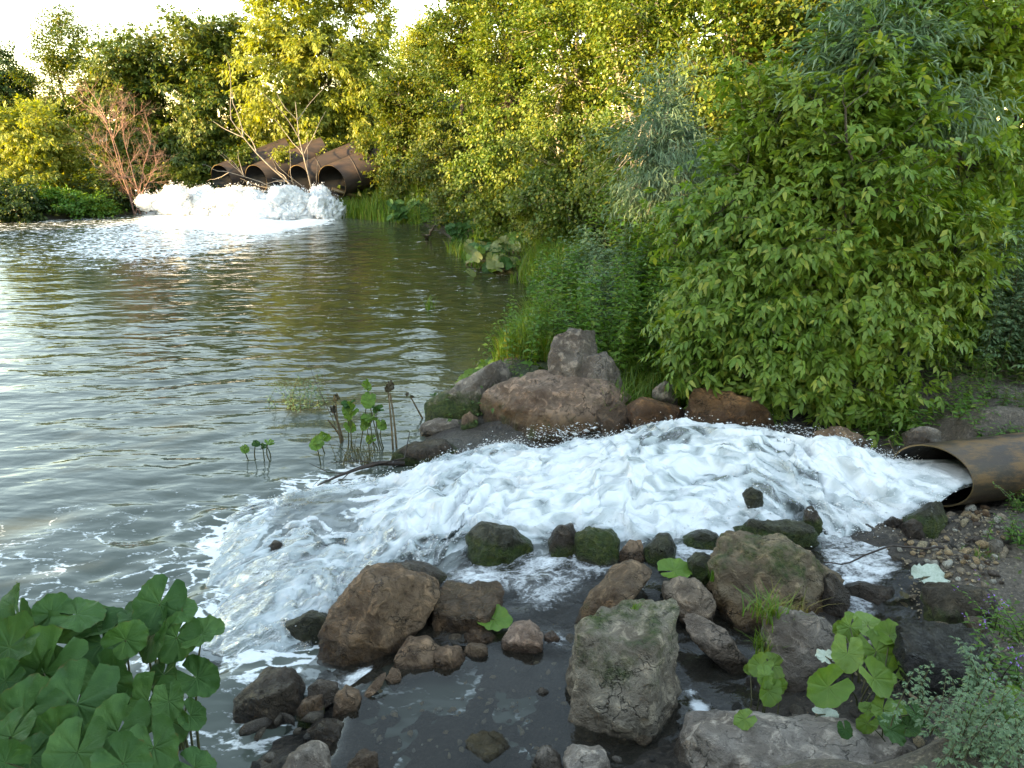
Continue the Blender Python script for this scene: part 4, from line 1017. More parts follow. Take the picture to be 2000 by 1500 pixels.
def wiggle(a, b, n, amp, rg, sag=0.0):
    t = np.linspace(0, 1, n)[:, None]
    p = a + (b - a) * t + rg.normal(0, amp, (n, 3)) * np.sin(t * math.pi) * np.linalg.norm(b - a)
    p[:, 2] += sag * np.sin(t[:, 0] * math.pi)
    return p
KIDX = 0
def tree(label, cat, group, base, blobs, leaf='quad', nclus=200, per=60, size=.09, mat='lf_small', bark='bark', spread=.38, droop=.35, seed=1, trunk_r=.07, limbs=9, leafparts=0, name='tree', stemn=1, shell=.55, gap=.0, cheapc=True, twig=.006, minz=None):
    """blobs: (x,y,z,rx,ry,rz) ellipsoids of the crown in world space"""
    rg = np.random.default_rng(seed); base = np.array(base, float); B = np.array(blobs, float); base[2] = min(base[2], B[:, 2].min() - .1)
    vol = B[:, 3] * B[:, 4] * B[:, 5]; vol = vol ** .8 / (vol ** .8).sum()
    C, guard = [], 0
    floor_ = (minz if minz is not None else base[2] - .3)
    while len(C) < nclus:
        guard += 1
        k = rg.choice(len(B), p=vol); d = norm(rg.normal(0, 1, 3)); r = rg.uniform(shell, 1.05)
        p = B[k, :3] + d * B[k, 3:] * r
        if p[2] < floor_:
            if guard < nclus * 12: continue
            p[2] = floor_ + rg.uniform(0, .5)
        if gap and vnoise(p[None] * 1.1, seed)[0] < gap - .6 and rg.random() < .85 and guard < nclus * 20: continue
        C.append(p)
    C = np.array(C); cen = B[:, :3].mean(0)
    root = empty(name, base)
    # skeleton
    mb = MB(); nodes = []
    topz = C[:, 2].max()
    for s in range(stemn):
        off = rg.normal(0, .12 * (stemn > 1), 3) * [1, 1, 0]
        tip = np.array([np.average(C[:, 0]), np.average(C[:, 1]), topz * .93]) + rg.normal(0, .25 if stemn == 1 else .09 * max(.1, topz - base[2]), 3) * [1, 1, .1] - [0, 0, .12 * max(.1, topz - base[2])]
        tp = wiggle(base + off - [0, 0, .25], tip, 12, .022, rg)
        mb.tube(tp, np.linspace(trunk_r, trunk_r * .18, 12), 7); nodes += [(p, trunk_r * (1 - .8 * i / 11)) for i, p in enumerate(tp) if i > 2]
    TN = np.array([n[0] for n in nodes]); 
    for i in rg.choice(len(C), min(limbs, len(C)), replace=False):
        c = C[i]; dist = np.linalg.norm(TN - c, axis=1) + 1.2 * np.maximum(TN[:, 2] - c[2] + .3, 0)
        j = int(np.argmin(dist)); p = wiggle(TN[j], c, 7, .035, rg, -.03)
        r0 = nodes[j][1] * .55
        mb.tube(p, np.linspace(r0, r0 * .25, 7), 5); nodes += [(q, r0 * .5) for q in p[2:]]
    TN = np.array([n[0] for n in nodes])
    out = C - cen; out = norm(out * [1, 1, .6])
    for i, c in enumerate(C):
        j = int(np.argmin(np.linalg.norm(TN - c, axis=1))); p = wiggle(TN[j], c + out[i] * spread * .6, 5, .04, rg)
        mb.tube(p, np.linspace(max(twig, nodes[j][1] * .3), twig * .5, 5), 3)
    link('trunk', mb.mesh('trunk', M[bark], off=base), root)
    # leaves
    m = per; tot = nclus * m
    ci = np.repeat(np.arange(nclus), m)
    tdir = norm(out + rg.normal(0, .45, (nclus, 3)) + [0, 0, .25 - droop * .5])
    sp = spread * rg.uniform(.6, 1.3, nclus)
    a = rg.uniform(-1, 1, tot)
    pos = C[ci] + tdir[ci] * (a * sp[ci])[:, None] + rg.normal(0, .36, (tot, 3)) * sp[ci][:, None] * [1, 1, .55]
    d = norm(out[ci] * .5 + tdir[ci] * .3 + rg.normal(0, .6, (tot, 3)) + [0, 0, -droop])
    up = norm(np.array([0, 0, 1.0]) + .35 * out[ci] + rg.normal(0, .38, (tot, 3)))
    sz = size * rg.uniform(.65, 1.25, tot)
    keep = np.ones(tot, bool)
    if leafparts:
        dc = np.linalg.norm(pos - [0, 0, CAMH], axis=1); occl = ((pos - cen) * norm(np.array([0, 0, CAMH]) - cen)).sum(1)
        t_ = pos[:, 1] * CT - (pos[:, 2] - CAMH) * ST
        ux = (pos[:, 0] / t_) * FPX + 1000; vy = 750 - ((pos[:, 1] * ST + (pos[:, 2] - CAMH) * CT) / t_) * FPX
        vis = (ux > 0) & (ux < 2000) & (vy > 0) & (vy < 1500)
        order = np.argsort(-(occl - 5 * ~vis))[:leafparts]
        keep[order] = False
        protos = [make_mesh('leaf', *compound(5 if k < 4 else 3, 50 + k), mat=M[mat], smooth=False) for k in range(6)]
        fr = frames(d[order], up[order])
        for q, i in enumerate(order):
            o = bpy.data.objects.new('leaf', protos[q % 6]); COL.objects.link(o); o.parent = root
            mt = Matrix.Identity(4)
            for r_ in range(3):
                for c_ in range(3): mt[r_][c_] = fr[q][r_][c_] * sz[i]
                mt[r_][3] = pos[i][r_] - base[r_]
            o.matrix_local = mt
    pos, d, up, sz = pos[keep], d[keep], up[keep], sz[keep]
    Vs, Fs, off = [], {}, 0
    tmpl = {'quad': [quadleaf(.36), quadleaf(.30, .14, .3)], 'round': [quadleaf(.42, .08, .1), quadleaf(.36, .15, .25)], 'narrow': [narrow(.075, .3), narrow(.06, .15)], 'ovate': [ovate(), ovate(.26, .2)],
            'compound3': [compound(3, 3, True), compound(3, 5, True)], 'compound': [compound(5, 3, cheapc), compound(5, 4, cheapc), compound(3, 5, cheapc)]}[leaf]
    for k, (tv, tf) in enumerate(tmpl):
        sel = np.arange(len(pos)) % len(tmpl) == k
        V, F = scatter(tv, tf, pos[sel], frames(d[sel], up[sel]), sz[sel])
        Vs.append(V)
        for f in F: Fs.setdefault(f.shape[1], []).append(f + off)
        off += len(V)
    me = make_mesh('crown', np.concatenate(Vs) - base, [np.concatenate(f) for f in Fs.values()], M[mat], smooth=False)
    c = link('crown', me, root)
    if leafparts: c['kind'] = 'stuff'
    tag(root, label, cat, group)
    if guard >= nclus * 12: print('FLOORED', label, floor_, B[:, 2])
    return root
def blob(px, py, y, rpx, rpy, dep):
    """ellipsoid seen at a pixel, at world depth y; radii in pixels, dep in metres"""
    c = WY(px, py, y); t = tof(c)
    return (c[0], c[1], c[2], rpx / FPX * t, dep, rpy / FPX * t)
def ground_at(px, y):
    x = (px - 1000) / FPX * (y * CT + 2.3 * ST); return (x, y, lz(x, y))

GF = 'trees along the far bank'
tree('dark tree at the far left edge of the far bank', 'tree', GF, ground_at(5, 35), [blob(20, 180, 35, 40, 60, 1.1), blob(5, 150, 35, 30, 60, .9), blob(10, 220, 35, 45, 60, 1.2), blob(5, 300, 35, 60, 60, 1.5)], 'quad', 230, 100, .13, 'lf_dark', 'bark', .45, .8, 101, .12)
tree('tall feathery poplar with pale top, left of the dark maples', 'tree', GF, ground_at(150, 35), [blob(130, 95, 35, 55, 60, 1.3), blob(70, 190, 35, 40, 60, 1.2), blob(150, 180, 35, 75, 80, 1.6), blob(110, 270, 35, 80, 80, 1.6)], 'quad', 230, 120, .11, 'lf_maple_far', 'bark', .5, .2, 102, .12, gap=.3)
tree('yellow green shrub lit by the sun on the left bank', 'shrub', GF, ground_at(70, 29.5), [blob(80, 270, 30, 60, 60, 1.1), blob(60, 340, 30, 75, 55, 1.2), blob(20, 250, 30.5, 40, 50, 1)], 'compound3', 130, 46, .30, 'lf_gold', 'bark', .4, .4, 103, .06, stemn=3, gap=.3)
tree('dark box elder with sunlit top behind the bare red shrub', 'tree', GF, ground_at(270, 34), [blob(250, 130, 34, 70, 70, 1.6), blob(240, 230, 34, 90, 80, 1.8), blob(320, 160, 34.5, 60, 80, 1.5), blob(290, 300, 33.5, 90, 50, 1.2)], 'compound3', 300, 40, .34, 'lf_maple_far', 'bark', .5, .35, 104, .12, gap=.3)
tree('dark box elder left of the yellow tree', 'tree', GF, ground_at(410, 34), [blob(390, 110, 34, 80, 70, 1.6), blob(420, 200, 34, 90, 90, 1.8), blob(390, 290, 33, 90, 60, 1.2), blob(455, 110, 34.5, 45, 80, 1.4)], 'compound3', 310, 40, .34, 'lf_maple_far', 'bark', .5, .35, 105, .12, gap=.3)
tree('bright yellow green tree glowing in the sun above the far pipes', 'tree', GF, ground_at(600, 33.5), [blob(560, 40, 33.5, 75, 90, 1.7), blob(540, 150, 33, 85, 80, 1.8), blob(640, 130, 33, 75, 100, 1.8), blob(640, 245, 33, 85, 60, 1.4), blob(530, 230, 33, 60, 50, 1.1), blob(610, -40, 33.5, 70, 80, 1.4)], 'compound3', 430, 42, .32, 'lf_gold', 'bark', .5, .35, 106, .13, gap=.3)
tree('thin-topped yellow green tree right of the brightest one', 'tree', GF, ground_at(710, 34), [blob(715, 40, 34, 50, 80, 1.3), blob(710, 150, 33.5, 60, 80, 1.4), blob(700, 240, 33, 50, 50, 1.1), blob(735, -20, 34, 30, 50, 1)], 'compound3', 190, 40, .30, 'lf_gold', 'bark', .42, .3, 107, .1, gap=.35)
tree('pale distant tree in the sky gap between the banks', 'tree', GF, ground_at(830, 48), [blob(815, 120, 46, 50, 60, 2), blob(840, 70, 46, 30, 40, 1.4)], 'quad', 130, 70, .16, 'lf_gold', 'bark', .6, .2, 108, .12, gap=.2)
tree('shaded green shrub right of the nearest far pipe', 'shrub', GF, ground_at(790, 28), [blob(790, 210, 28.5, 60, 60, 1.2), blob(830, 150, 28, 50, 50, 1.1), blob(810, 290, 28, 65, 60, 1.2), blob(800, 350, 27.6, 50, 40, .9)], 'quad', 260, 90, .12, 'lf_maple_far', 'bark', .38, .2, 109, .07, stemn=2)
GU = 'low bushes along the waterline of the far bank'
for i, (px, py, y, rx, ry, lab, mt) in enumerate([
        (20, 402, 26.6, 60, 40, 'dark low bush at the far left waterline', 'lf_dark'), (140, 400, 27.9, 70, 30, 'grey green willow bush left of the bare red shrub', 'lf_weed'),
        (235, 375, 29.8, 60, 42, 'dark undergrowth bush behind the bare red shrub', 'lf_dark'), (320, 350, 31.5, 60, 26, 'sunlit low bush left of the leftmost far pipe', 'lf_gold'), (400, 300, 33, 70, 40, 'dark hazel bush above the leftmost far pipe', 'lf_maple_far'),
        (540, 300, 32.6, 34, 18, 'yellowish bush growing between the far pipes', 'lf_gold'), (605, 280, 33, 60, 26, 'low yellow green bush between the two right far pipes', 'lf_gold'), (752, 330, 29.6, 30, 55, 'bush closing over the rear of the nearest far pipe', 'lf_maple_far'), (470, 300, 33.5, 50, 30, 'shaded bush behind the far pipes', 'lf_maple_far'), (485, 308, 31.6, 18, 16, 'small bush covering the rear of the leftmost far pipe', 'lf_maple_far'), (566, 306, 31.2, 18, 15, 'small yellowish bush between the second and third far pipes', 'lf_gold'), (645, 296, 31.6, 20, 16, 'small yellow bush above the nearest far pipe', 'lf_gold'), (728, 295, 29.9, 22, 34, 'leafy bush hiding the upper end of the nearest far pipe', 'lf_maple_far')]):
    tree(lab, 'bush', GU, ground_at(px, y), [blob(px, py, y, rx, ry, .9), blob(px + rx * .5, py + 8, y, rx * .6, ry * .7, .7)], 'quad', 70, 80, .12, mt, 'bark', .3, .1, 130 + i, .03, stemn=3, name='bush', minz=.1)

GR = 'broadleaf trees along the right bank'
def brt(lab, px, y, blobs, seed, n, per, size, mat='lf_small', leaf='round', spread=.30, bark='bark', **k):
    n = int(n * .85); per = int(per * .8); size *= 1.08
    return tree(lab, 'tree', GR, ground_at(px, y), blobs, leaf, n, per, size, mat, bark, spread, .25, seed, .10, **k)
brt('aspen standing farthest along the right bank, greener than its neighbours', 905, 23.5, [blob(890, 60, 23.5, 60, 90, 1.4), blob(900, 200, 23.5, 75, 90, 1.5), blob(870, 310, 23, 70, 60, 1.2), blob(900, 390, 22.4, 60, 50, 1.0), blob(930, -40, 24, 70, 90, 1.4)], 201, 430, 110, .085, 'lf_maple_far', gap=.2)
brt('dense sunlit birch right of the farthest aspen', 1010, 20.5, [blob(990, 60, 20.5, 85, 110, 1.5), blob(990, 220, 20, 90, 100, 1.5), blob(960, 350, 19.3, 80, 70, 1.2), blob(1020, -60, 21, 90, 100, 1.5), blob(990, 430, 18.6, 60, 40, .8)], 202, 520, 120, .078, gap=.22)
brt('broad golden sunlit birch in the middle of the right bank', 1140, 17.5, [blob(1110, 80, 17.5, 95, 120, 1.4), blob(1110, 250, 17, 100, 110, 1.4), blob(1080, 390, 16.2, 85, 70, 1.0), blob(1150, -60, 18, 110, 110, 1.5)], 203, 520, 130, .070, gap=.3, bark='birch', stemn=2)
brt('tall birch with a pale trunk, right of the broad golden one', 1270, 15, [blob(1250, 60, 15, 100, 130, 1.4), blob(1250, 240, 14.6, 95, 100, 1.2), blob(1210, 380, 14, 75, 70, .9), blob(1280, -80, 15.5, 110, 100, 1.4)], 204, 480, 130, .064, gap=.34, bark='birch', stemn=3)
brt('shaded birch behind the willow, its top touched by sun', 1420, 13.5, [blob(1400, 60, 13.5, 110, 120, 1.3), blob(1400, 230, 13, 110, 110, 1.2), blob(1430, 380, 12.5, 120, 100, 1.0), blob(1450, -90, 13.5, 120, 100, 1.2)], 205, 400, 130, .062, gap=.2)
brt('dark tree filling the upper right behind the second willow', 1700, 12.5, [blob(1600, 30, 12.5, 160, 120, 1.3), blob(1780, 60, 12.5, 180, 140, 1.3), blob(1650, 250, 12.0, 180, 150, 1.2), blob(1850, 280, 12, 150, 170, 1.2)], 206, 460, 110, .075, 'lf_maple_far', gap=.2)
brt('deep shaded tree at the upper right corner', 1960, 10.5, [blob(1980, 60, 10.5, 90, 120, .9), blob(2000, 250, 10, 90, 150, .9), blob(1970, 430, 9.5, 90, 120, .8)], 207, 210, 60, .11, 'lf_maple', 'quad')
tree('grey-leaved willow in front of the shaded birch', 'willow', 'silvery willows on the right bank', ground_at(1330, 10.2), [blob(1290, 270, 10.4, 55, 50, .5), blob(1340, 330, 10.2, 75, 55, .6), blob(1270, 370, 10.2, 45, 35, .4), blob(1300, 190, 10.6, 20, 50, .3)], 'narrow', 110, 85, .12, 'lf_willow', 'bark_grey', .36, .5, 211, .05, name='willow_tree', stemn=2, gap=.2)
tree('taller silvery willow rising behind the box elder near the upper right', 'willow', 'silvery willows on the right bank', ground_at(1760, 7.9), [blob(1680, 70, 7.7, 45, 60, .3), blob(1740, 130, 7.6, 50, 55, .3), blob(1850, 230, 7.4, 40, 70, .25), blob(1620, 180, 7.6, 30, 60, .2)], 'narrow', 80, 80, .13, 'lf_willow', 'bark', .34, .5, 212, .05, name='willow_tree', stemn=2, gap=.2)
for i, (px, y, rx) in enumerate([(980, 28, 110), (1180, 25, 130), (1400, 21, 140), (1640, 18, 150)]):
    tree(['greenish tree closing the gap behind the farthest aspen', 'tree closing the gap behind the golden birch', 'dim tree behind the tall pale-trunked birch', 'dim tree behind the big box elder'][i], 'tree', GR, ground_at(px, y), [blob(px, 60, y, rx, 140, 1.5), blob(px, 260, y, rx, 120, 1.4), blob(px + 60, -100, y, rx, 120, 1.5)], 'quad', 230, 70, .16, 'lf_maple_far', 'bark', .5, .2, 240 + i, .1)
GB = 'box elders beside the torrent'
tree('box elder sapling with pale top leaves, left of the big one', 'box elder', GB, ground_at(1490, 7.4), [blob(1540, 300, 7.6, 90, 90, .5), blob(1470, 430, 7.4, 90, 90, .5), blob(1560, 230, 7.6, 70, 70, .4), blob(1420, 560, 7.2, 70, 90, .45), blob(1380, 450, 7.6, 60, 70, .4), blob(1450, 330, 7.8, 60, 60, .4), blob(1360, 590, 7.3, 40, 60, .3), blob(1480, 180, 8.0, 50, 70, .3)], 'compound', 225, 26, .145, 'lf_maple', 'bark', .26, .55, 221, .03, leafparts=290, name='box_elder_tree', stemn=2, cheapc=True, minz=.7)
tree('large box elder hanging over the torrent, its crown the widest', 'box elder', GB, ground_at(1680, 7.2), [blob(1650, 170, 7.6, 130, 110, .6), blob(1700, 330, 7.4, 170, 120, .7), blob(1800, 480, 7.2, 130, 110, .6), blob(1620, 520, 7.1, 150, 110, .6), blob(1740, 620, 7.0, 130, 90, .5), blob(1560, 650, 6.9, 110, 90, .5), blob(1650, 740, 6.75, 90, 60, .4)], 'compound', 430, 28, .148, 'lf_maple', 'bark', .28, .55, 222, .05, leafparts=299, name='box_elder_tree', stemn=3, cheapc=True, minz=.62, gap=.35)
tree('box elder at the right edge in front of the deep shaded tree', 'box elder', GB, ground_at(1900, 7.8), [blob(1880, 60, 8.2, 110, 90, .5), blob(1780, 40, 7.9, 100, 70, .4), blob(1900, 130, 8.2, 90, 90, .5), blob(1950, 330, 8.0, 90, 90, .5), blob(1900, 460, 7.8, 90, 80, .5), blob(1870, 590, 7.6, 90, 70, .4)], 'compound', 190, 26, .15, 'lf_maple', 'bark', .28, .5, 223, .04, leafparts=250, name='box_elder_tree', stemn=2, cheapc=True, minz=1.0)
tree('low box elder branch mass trailing over the orange boulder', 'box elder', GB, ground_at(1440, 6.9), [blob(1400, 640, 7.1, 70, 70, .35), blob(1480, 720, 6.9, 90, 60, .35), blob(1370, 700, 7.0, 45, 60, .25), blob(1700, 800, 6.5, 50, 40, .25)], 'compound', 110, 24, .15, 'lf_maple', 'bark', .22, .6, 224, .025, leafparts=290, name='box_elder_tree', stemn=2, cheapc=True, minz=.5)
# trees standing on the left shore outside the frame: they keep the low sun off the water and the near bank
GO = 'trees on the left shore outside the view'
for i, (x, y, h, r) in enumerate([(-7.5, -4.5, 9.5, 2.6), (-10.5, -1.5, 9.5, 2.6), (-13.5, -6, 10, 3), (-16.5, -2, 10, 3), (-20, 2.5, 9, 2.6), (-25.5, 9, 8.5, 2.6), (-28, 3, 9, 3), (-29, 14, 8, 2.6), (-32, 8, 9, 3), (-5.5, -8, 9.5, 2.6), (-12, -10, 10, 3)]):
    tree(['leafy maple', 'leafy ash', 'leafy elm', 'leafy lime', 'tall poplar', 'round willow', 'broad oak', 'slim alder', 'old oak', 'young ash', 'old lime'][i] + ' on the left shore outside the view, shading the water', 'tree', GO, (x, y, .8), [(x, y, h * .72, r, r, h * .27), (x + .5, y - .4, h * .4, r * 1.1, r * 1.1, h * .34)], 'quad', 170, 40, .42, 'lf_maple_far', 'bark', .8, .2, 300 + i, .2, minz=.9)

# ------------------------------------------------------------------ dead trees
def dead_tree(label, base, stems, mat, seed, levels=3, group='bare dead trees by the far outfall', name='dead_tree'):
    rg = np.random.default_rng(seed); mb = MB(); base = np.array(base, float)
    def grow(p, d, L, r, lev):
        n = 7; q = [p]; dd = d.copy()
        for i in range(n - 1):
            dd = norm(dd + rg.normal(0, .13, 3) + [0, 0, .02]); q.append(q[-1] + dd * L / (n - 1))
        q = np.array(q); mb.tube(q, np.linspace(r, r * .3, n), 5 if lev < 2 else 3)
        if lev >= levels: return
        for k in range([8, 8, 4, 3][lev]):
            i = rg.integers(1, n - 1) if lev else rg.integers(1, n); a = norm(q[i] - q[i - 1]); s = norm(np.cross(a, rg.normal(0, 1, 3)))
            grow(q[i], norm(a * rg.uniform(.5, 1.1) + s * rg.uniform(.5, 1.0)), L * rg.uniform(.3, .55), r * .45, lev + 1)
    for d, L, r in stems: grow(np.array([rg.normal(0, .12), rg.normal(0, .12), -.2]), norm(np.array(d, float)), L, r, 0)
    o = link(name, mb.mesh(name, M[mat]), loc=base); tag(o, label, 'dead tree', group)
dead_tree('bare reddish dead shrub tree with a dense twig tangle on the left bank', ground_at(262, 28.9)[:2] + (.15,), [((-.16, 0, 1), 3.9, .03), ((-.05, .1, 1), 3.3, .026), ((.13, 0, 1), 2.6, .026), ((-.26, 0, 1), 2.8, .026), ((.3, -.1, .9), 2.0, .022), ((-.42, 0, .8), 1.9, .02)], 'dead_wood', 401)
b = WY(612, 372, 28.9)
dead_tree('leaning grey bare tree rising from the right plume between the pipes', (b[0], b[1], .3), [((-.42, 0, 1), 4.2, .045), ((-.24, .1, 1), 4.0, .038), ((-1.2, -.1, .62), 3.2, .03)], 'bark_grey', 402, 1)
b = WY(1010, 300, 15)

# ------------------------------------------------------------------ grass, weeds
def blades(n, rg, h, spread, w=.006, lean=.35, seg=4):
    b = rg.normal(0, spread, (n, 2)); H = h * rg.uniform(.5, 1.15, n); az = rg.uniform(0, 2 * math.pi, n); ln = H * lean * rg.uniform(.2, 1.6, n)
    t = np.linspace(0, 1, seg)
    ctr = np.stack([b[:, :1] + np.cos(az)[:, None] * ln[:, None] * t ** 2, b[:, 1:] + np.sin(az)[:, None] * ln[:, None] * t ** 2, H[:, None] * (t - .25 * lean * t ** 2.5)], -1)
    sd = np.stack([-np.sin(az), np.cos(az), 0 * az], -1)[:, None] * (w * (1 - t ** 1.5) + .0006)[None, :, None]
    v = np.stack([ctr - sd, ctr + sd], 2).reshape(-1, 3)
    i = np.arange(n)[:, None] * seg * 2 + np.arange(seg - 1)[None] * 2
    return v, [np.stack([i, i + 1, i + 3, i + 2], -1).reshape(-1, 4)]
def tuft(label, base, n, h, spread, seed, mat='grass', w=.005, lean=.4, group='grass tufts', cat='grass tuft', seg=4):
    v, f = blades(n, np.random.default_rng(seed), h, spread, w, lean, seg)
    o = link('grass_tuft', make_mesh('grass_tuft', v, f, M[mat], smooth=False), loc=base); tag(o, label, cat, group); return o
def herb(label, base, ns, h, spread, seed, mat='lf_weed', lsize=.05, leaf='ovate', step=.03, lean=.25, group='weeds on the bank', cat='weed', w=.0035, name='weed_plant', droop=.25, flowers=None, lw=1):
    """upright stems with leaves all the way up"""
    rg = np.random.default_rng(seed); mb = MB(); P, D, U, S = [], [], [], []; fp = []
    for _ in range(ns):
        b = np.append(rg.normal(0, spread, 2), 0); H = h * rg.uniform(.55, 1.1); az = rg.uniform(0, 2 * math.pi); ln = H * lean * rg.uniform(.2, 1.5)
        t = np.linspace(0, 1, 6)[:, None]; q = b + np.array([math.cos(az), math.sin(az), 0]) * ln * t ** 1.7 + np.array([0, 0, H]) * t
        mb.tube(q, np.linspace(w, w * .4, 6), 3)
        k = max(3, int(H / step)); tt = np.linspace(.12, 1, k)
        for i, s in enumerate(tt):
            c = np.array([np.interp(s, t[:, 0], q[:, j]) for j in range(3)]); a0 = i * 1.57 + rg.normal(0, .3)
            for a in (a0, a0 + math.pi):
                P.append(c); D.append([math.cos(a), math.sin(a), .35 - droop + rg.normal(0, .2)]); U.append(rg.normal(0, .25, 3) + [0, 0, 1]); S.append(lsize * rg.uniform(.7, 1.2) * (1.0 - .45 * s))
        fp.append(q[-1])
    root = empty(name, base)
    link('stem', mb.mesh('stem', M['stem']), root)['kind'] = 'stuff'
    if base[1] > 8 and leaf == 'ovate': leaf = 'quad'
    tv, tf = {'ovate': ovate(.2, .12), 'narrow': narrow(.10, .15), 'quad': quadleaf(.26), 'feather': compound(5, 9, True)}[leaf]
    V, F = scatter(tv, tf, np.array(P), frames(np.array(D), np.array(U)), np.array(S))
    link('foliage', make_mesh('foliage', V, F, M[mat], smooth=False), root)['kind'] = 'stuff'
    if flowers:
        pr = MB()
        for q in fp:
            for _ in range(5):
                c = q + rg.normal(0, .012, 3); d = norm(rg.normal(0, 1, 3)) * .008
                s = norm(np.cross(d, rg.normal(0, 1, 3))) * .004; pr.add(np.array([c, c + d - s, c + d * 1.6, c + d + s]), [(0, 1, 2, 3)])
        link('flower', pr.mesh('flower', M['petal']), root)['kind'] = 'stuff'
    tag(root, label, cat, group); return root
def gp(px, py, z=None):
    z0 = .3 if z is None else z
    for _ in range(4):
        p = W(px, py, z0)
        if z is not None: break
        z0 = .5 * z0 + .5 * max(lz(p[0], p[1]), -.02)
    if z is None: p[2] = lz(p[0], p[1])
    return p
# reeds and weeds at the foot of the right bank
def tall_grass(label, poly, z, n, h, seed, mat='grass', w=.008, lean=.35):
    pp_ = np.array(poly, float); rg = np.random.default_rng(seed); pts = []
    while len(pts) < n:
        q = np.stack([rg.uniform(pp_[:, 0].min(), pp_[:, 0].max(), 400), rg.uniform(pp_[:, 1].min(), pp_[:, 1].max(), 400)], 1)
        q = q[sdist(q[:, 0], q[:, 1], pp_) < 0]; pts += [W(a, b, z)[:2] for a, b in q]
    pts = np.array(pts[:n]); zz = land_z(pts[:, 0], pts[:, 1])
    v, f = blades(n, rg, h, .0001, w, lean)
    k = len(v) // n; v = v.reshape(n, k, 3); v[..., 0] += pts[:, None, 0]; v[..., 1] += pts[:, None, 1]; v[..., 2] += np.maximum(zz, -.05)[:, None]
    tag(link('grass', make_mesh('grass', v.reshape(-1, 3), f, M[mat], smooth=False)), label, 'grass', kind='stuff')
tall_grass('bright tall grass on the bank right of the far pipes', [(650, 412), (820, 428), (830, 400), (700, 385), (645, 395)], .2, 4200, .75, 501, w=.014)
tall_grass('yellowish reeds behind the pale butterbur', [(1010, 520), (1060, 560), (1150, 560), (1140, 470), (1040, 480)], .3, 1800, .75, 502, 'grass', .009)
tall_grass('lush grass beside the tall two-tiered boulder', [(960, 700), (1000, 720), (1075, 740), (1080, 660), (1040, 610), (985, 650)], .2, 1500, .42, 503, 'grass', .007, .6)
tall_grass('long drooping grass under the box elders', [(1180, 800), (1350, 780), (1350, 700), (1240, 700)], .45, 900, .4, 504, 'grass', .006, .6)
tall_grass('short grass along the waterline by the cut post', [(870, 470), (930, 500), (1000, 500), (1000, 440), (900, 430)], .3, 1300, .45, 505, 'grass', .009, .5)
GW = 'weeds on the bank'
for i, (px, py, n, h, sp, lab, mt, lf, ls) in enumerate([
        (1130, 700, 60, 1.05, .32, 'leafy nettles behind the tall two-tiered boulder', 'lf_weed', 'ovate', .085), (1060, 690, 50, .75, .30, 'short nettles at the water left of the tall boulder', 'lf_weed', 'ovate', .07),
        (1220, 720, 60, 1.15, .30, 'tall nettles right of the tall two-tiered boulder', 'lf_weed', 'ovate', .08), (1270, 745, 55, .62, .22, 'young nettles above the stone and grass tuft', 'lf_weed', 'ovate', .06),
        (1190, 630, 26, 1.2, .25, 'grey wormwood clump behind the nettles', 'lf_grey', 'feather', .13), (1150, 580, 26, 1.0, .28, 'pale wormwood near the reeds', 'lf_grey', 'feather', .13),
        (1300, 640, 55, 1.5, .35, 'tall weeds below the first willow', 'lf_weed', 'ovate', .10), (1380, 700, 45, 1.2, .3, 'weeds in the shade left of the big box elder', 'lf_weed', 'ovate', .09),
        (1100, 600, 45, .8, .4, 'waterside weeds reaching toward the grass islet', 'lf_weed', 'ovate', .09), (1990, 700, 60, 1.35, .25, 'grey wormwood bush at the right edge', 'lf_grey', 'feather', .10),
        (985, 745, 26, .28, .14, 'low weeds at the water behind the slanted boulder', 'lf_weed', 'ovate', .06), (855, 400, 45, .9, .5, 'grey green bush at the waterline left of the drifting log', 'lf_weed', 'quad', .10),
        (1260, 560, 50, 1.6, .5, 'weedy mass in front of the pale trunks', 'lf_weed', 'ovate', .11), (1000, 530, 30, .6, .3, 'weeds at the waterline under the pale butterbur', 'lf_ground', 'ovate', .09),
        (1345, 790, 30, .35, .12, 'drooping weeds between the orange boulders', 'lf_weed', 'narrow', .09)]):
    if mt == 'lf_weed' and px > 1000: n, ls = int(n * .65), ls * 1.5
    herb(lab, gp(px, py), n, h, sp, 520 + i, mt, ls, lf, group=GW, step=.045)
herb('dandelion-like weeds under the box elder by the jet', gp(1720, 850), 26, .22, .12, 560, 'lf_weed', .11, 'narrow', .03, .4, GW)
herb('leafy weeds left of the pipe mouth', gp(1800, 830), 30, .22, .16, 561, 'lf_weed', .12, 'narrow', .035, .5, GW)
herb('weeds creeping over the path edge above the pipe', gp(1870, 800), 22, .14, .14, 562, 'lf_weed', .09, 'ovate', .03, .5, GW)
herb('low clump of weeds at the right of the path', gp(1985, 810), 22, .18, .12, 563, 'lf_ground', .07, 'ovate', .03, .5, GW)
for i, (px, py, h, lab) in enumerate([(1900, 850, .10, 'small weed rosette on the path bank above the pipe'), (1950, 835, .12, 'leafy sprig on the mound above the pipe'), (1985, 850, .14, 'broad-leaved weeds at the right edge above the pipe'), (1860, 775, .2, 'grassy weeds left of the path mound'), (1930, 770, .12, 'sparse weeds on the path itself')]):
    herb(lab, gp(px, py), 14, h, .10, 580 + i, 'lf_weed', .06, 'ovate', .025, .7, GW)
herb('dark weeds in the shade right of the path', gp(1960, 720), 34, .35, .25, 564, 'lf_ground', .10, 'ovate', .04, .4, GW)
herb('small weeds left of the path in deep shade', gp(1850, 735), 30, .3, .2, 565, 'lf_ground', .10, 'ovate', .04, .4, GW)
herb('violet-flowering alfalfa stems leaning in from the right edge', gp(1990, 1250), 14, .28, .08, 566, 'lf_weed', .05, 'ovate', .022, .8, GW, flowers=True)
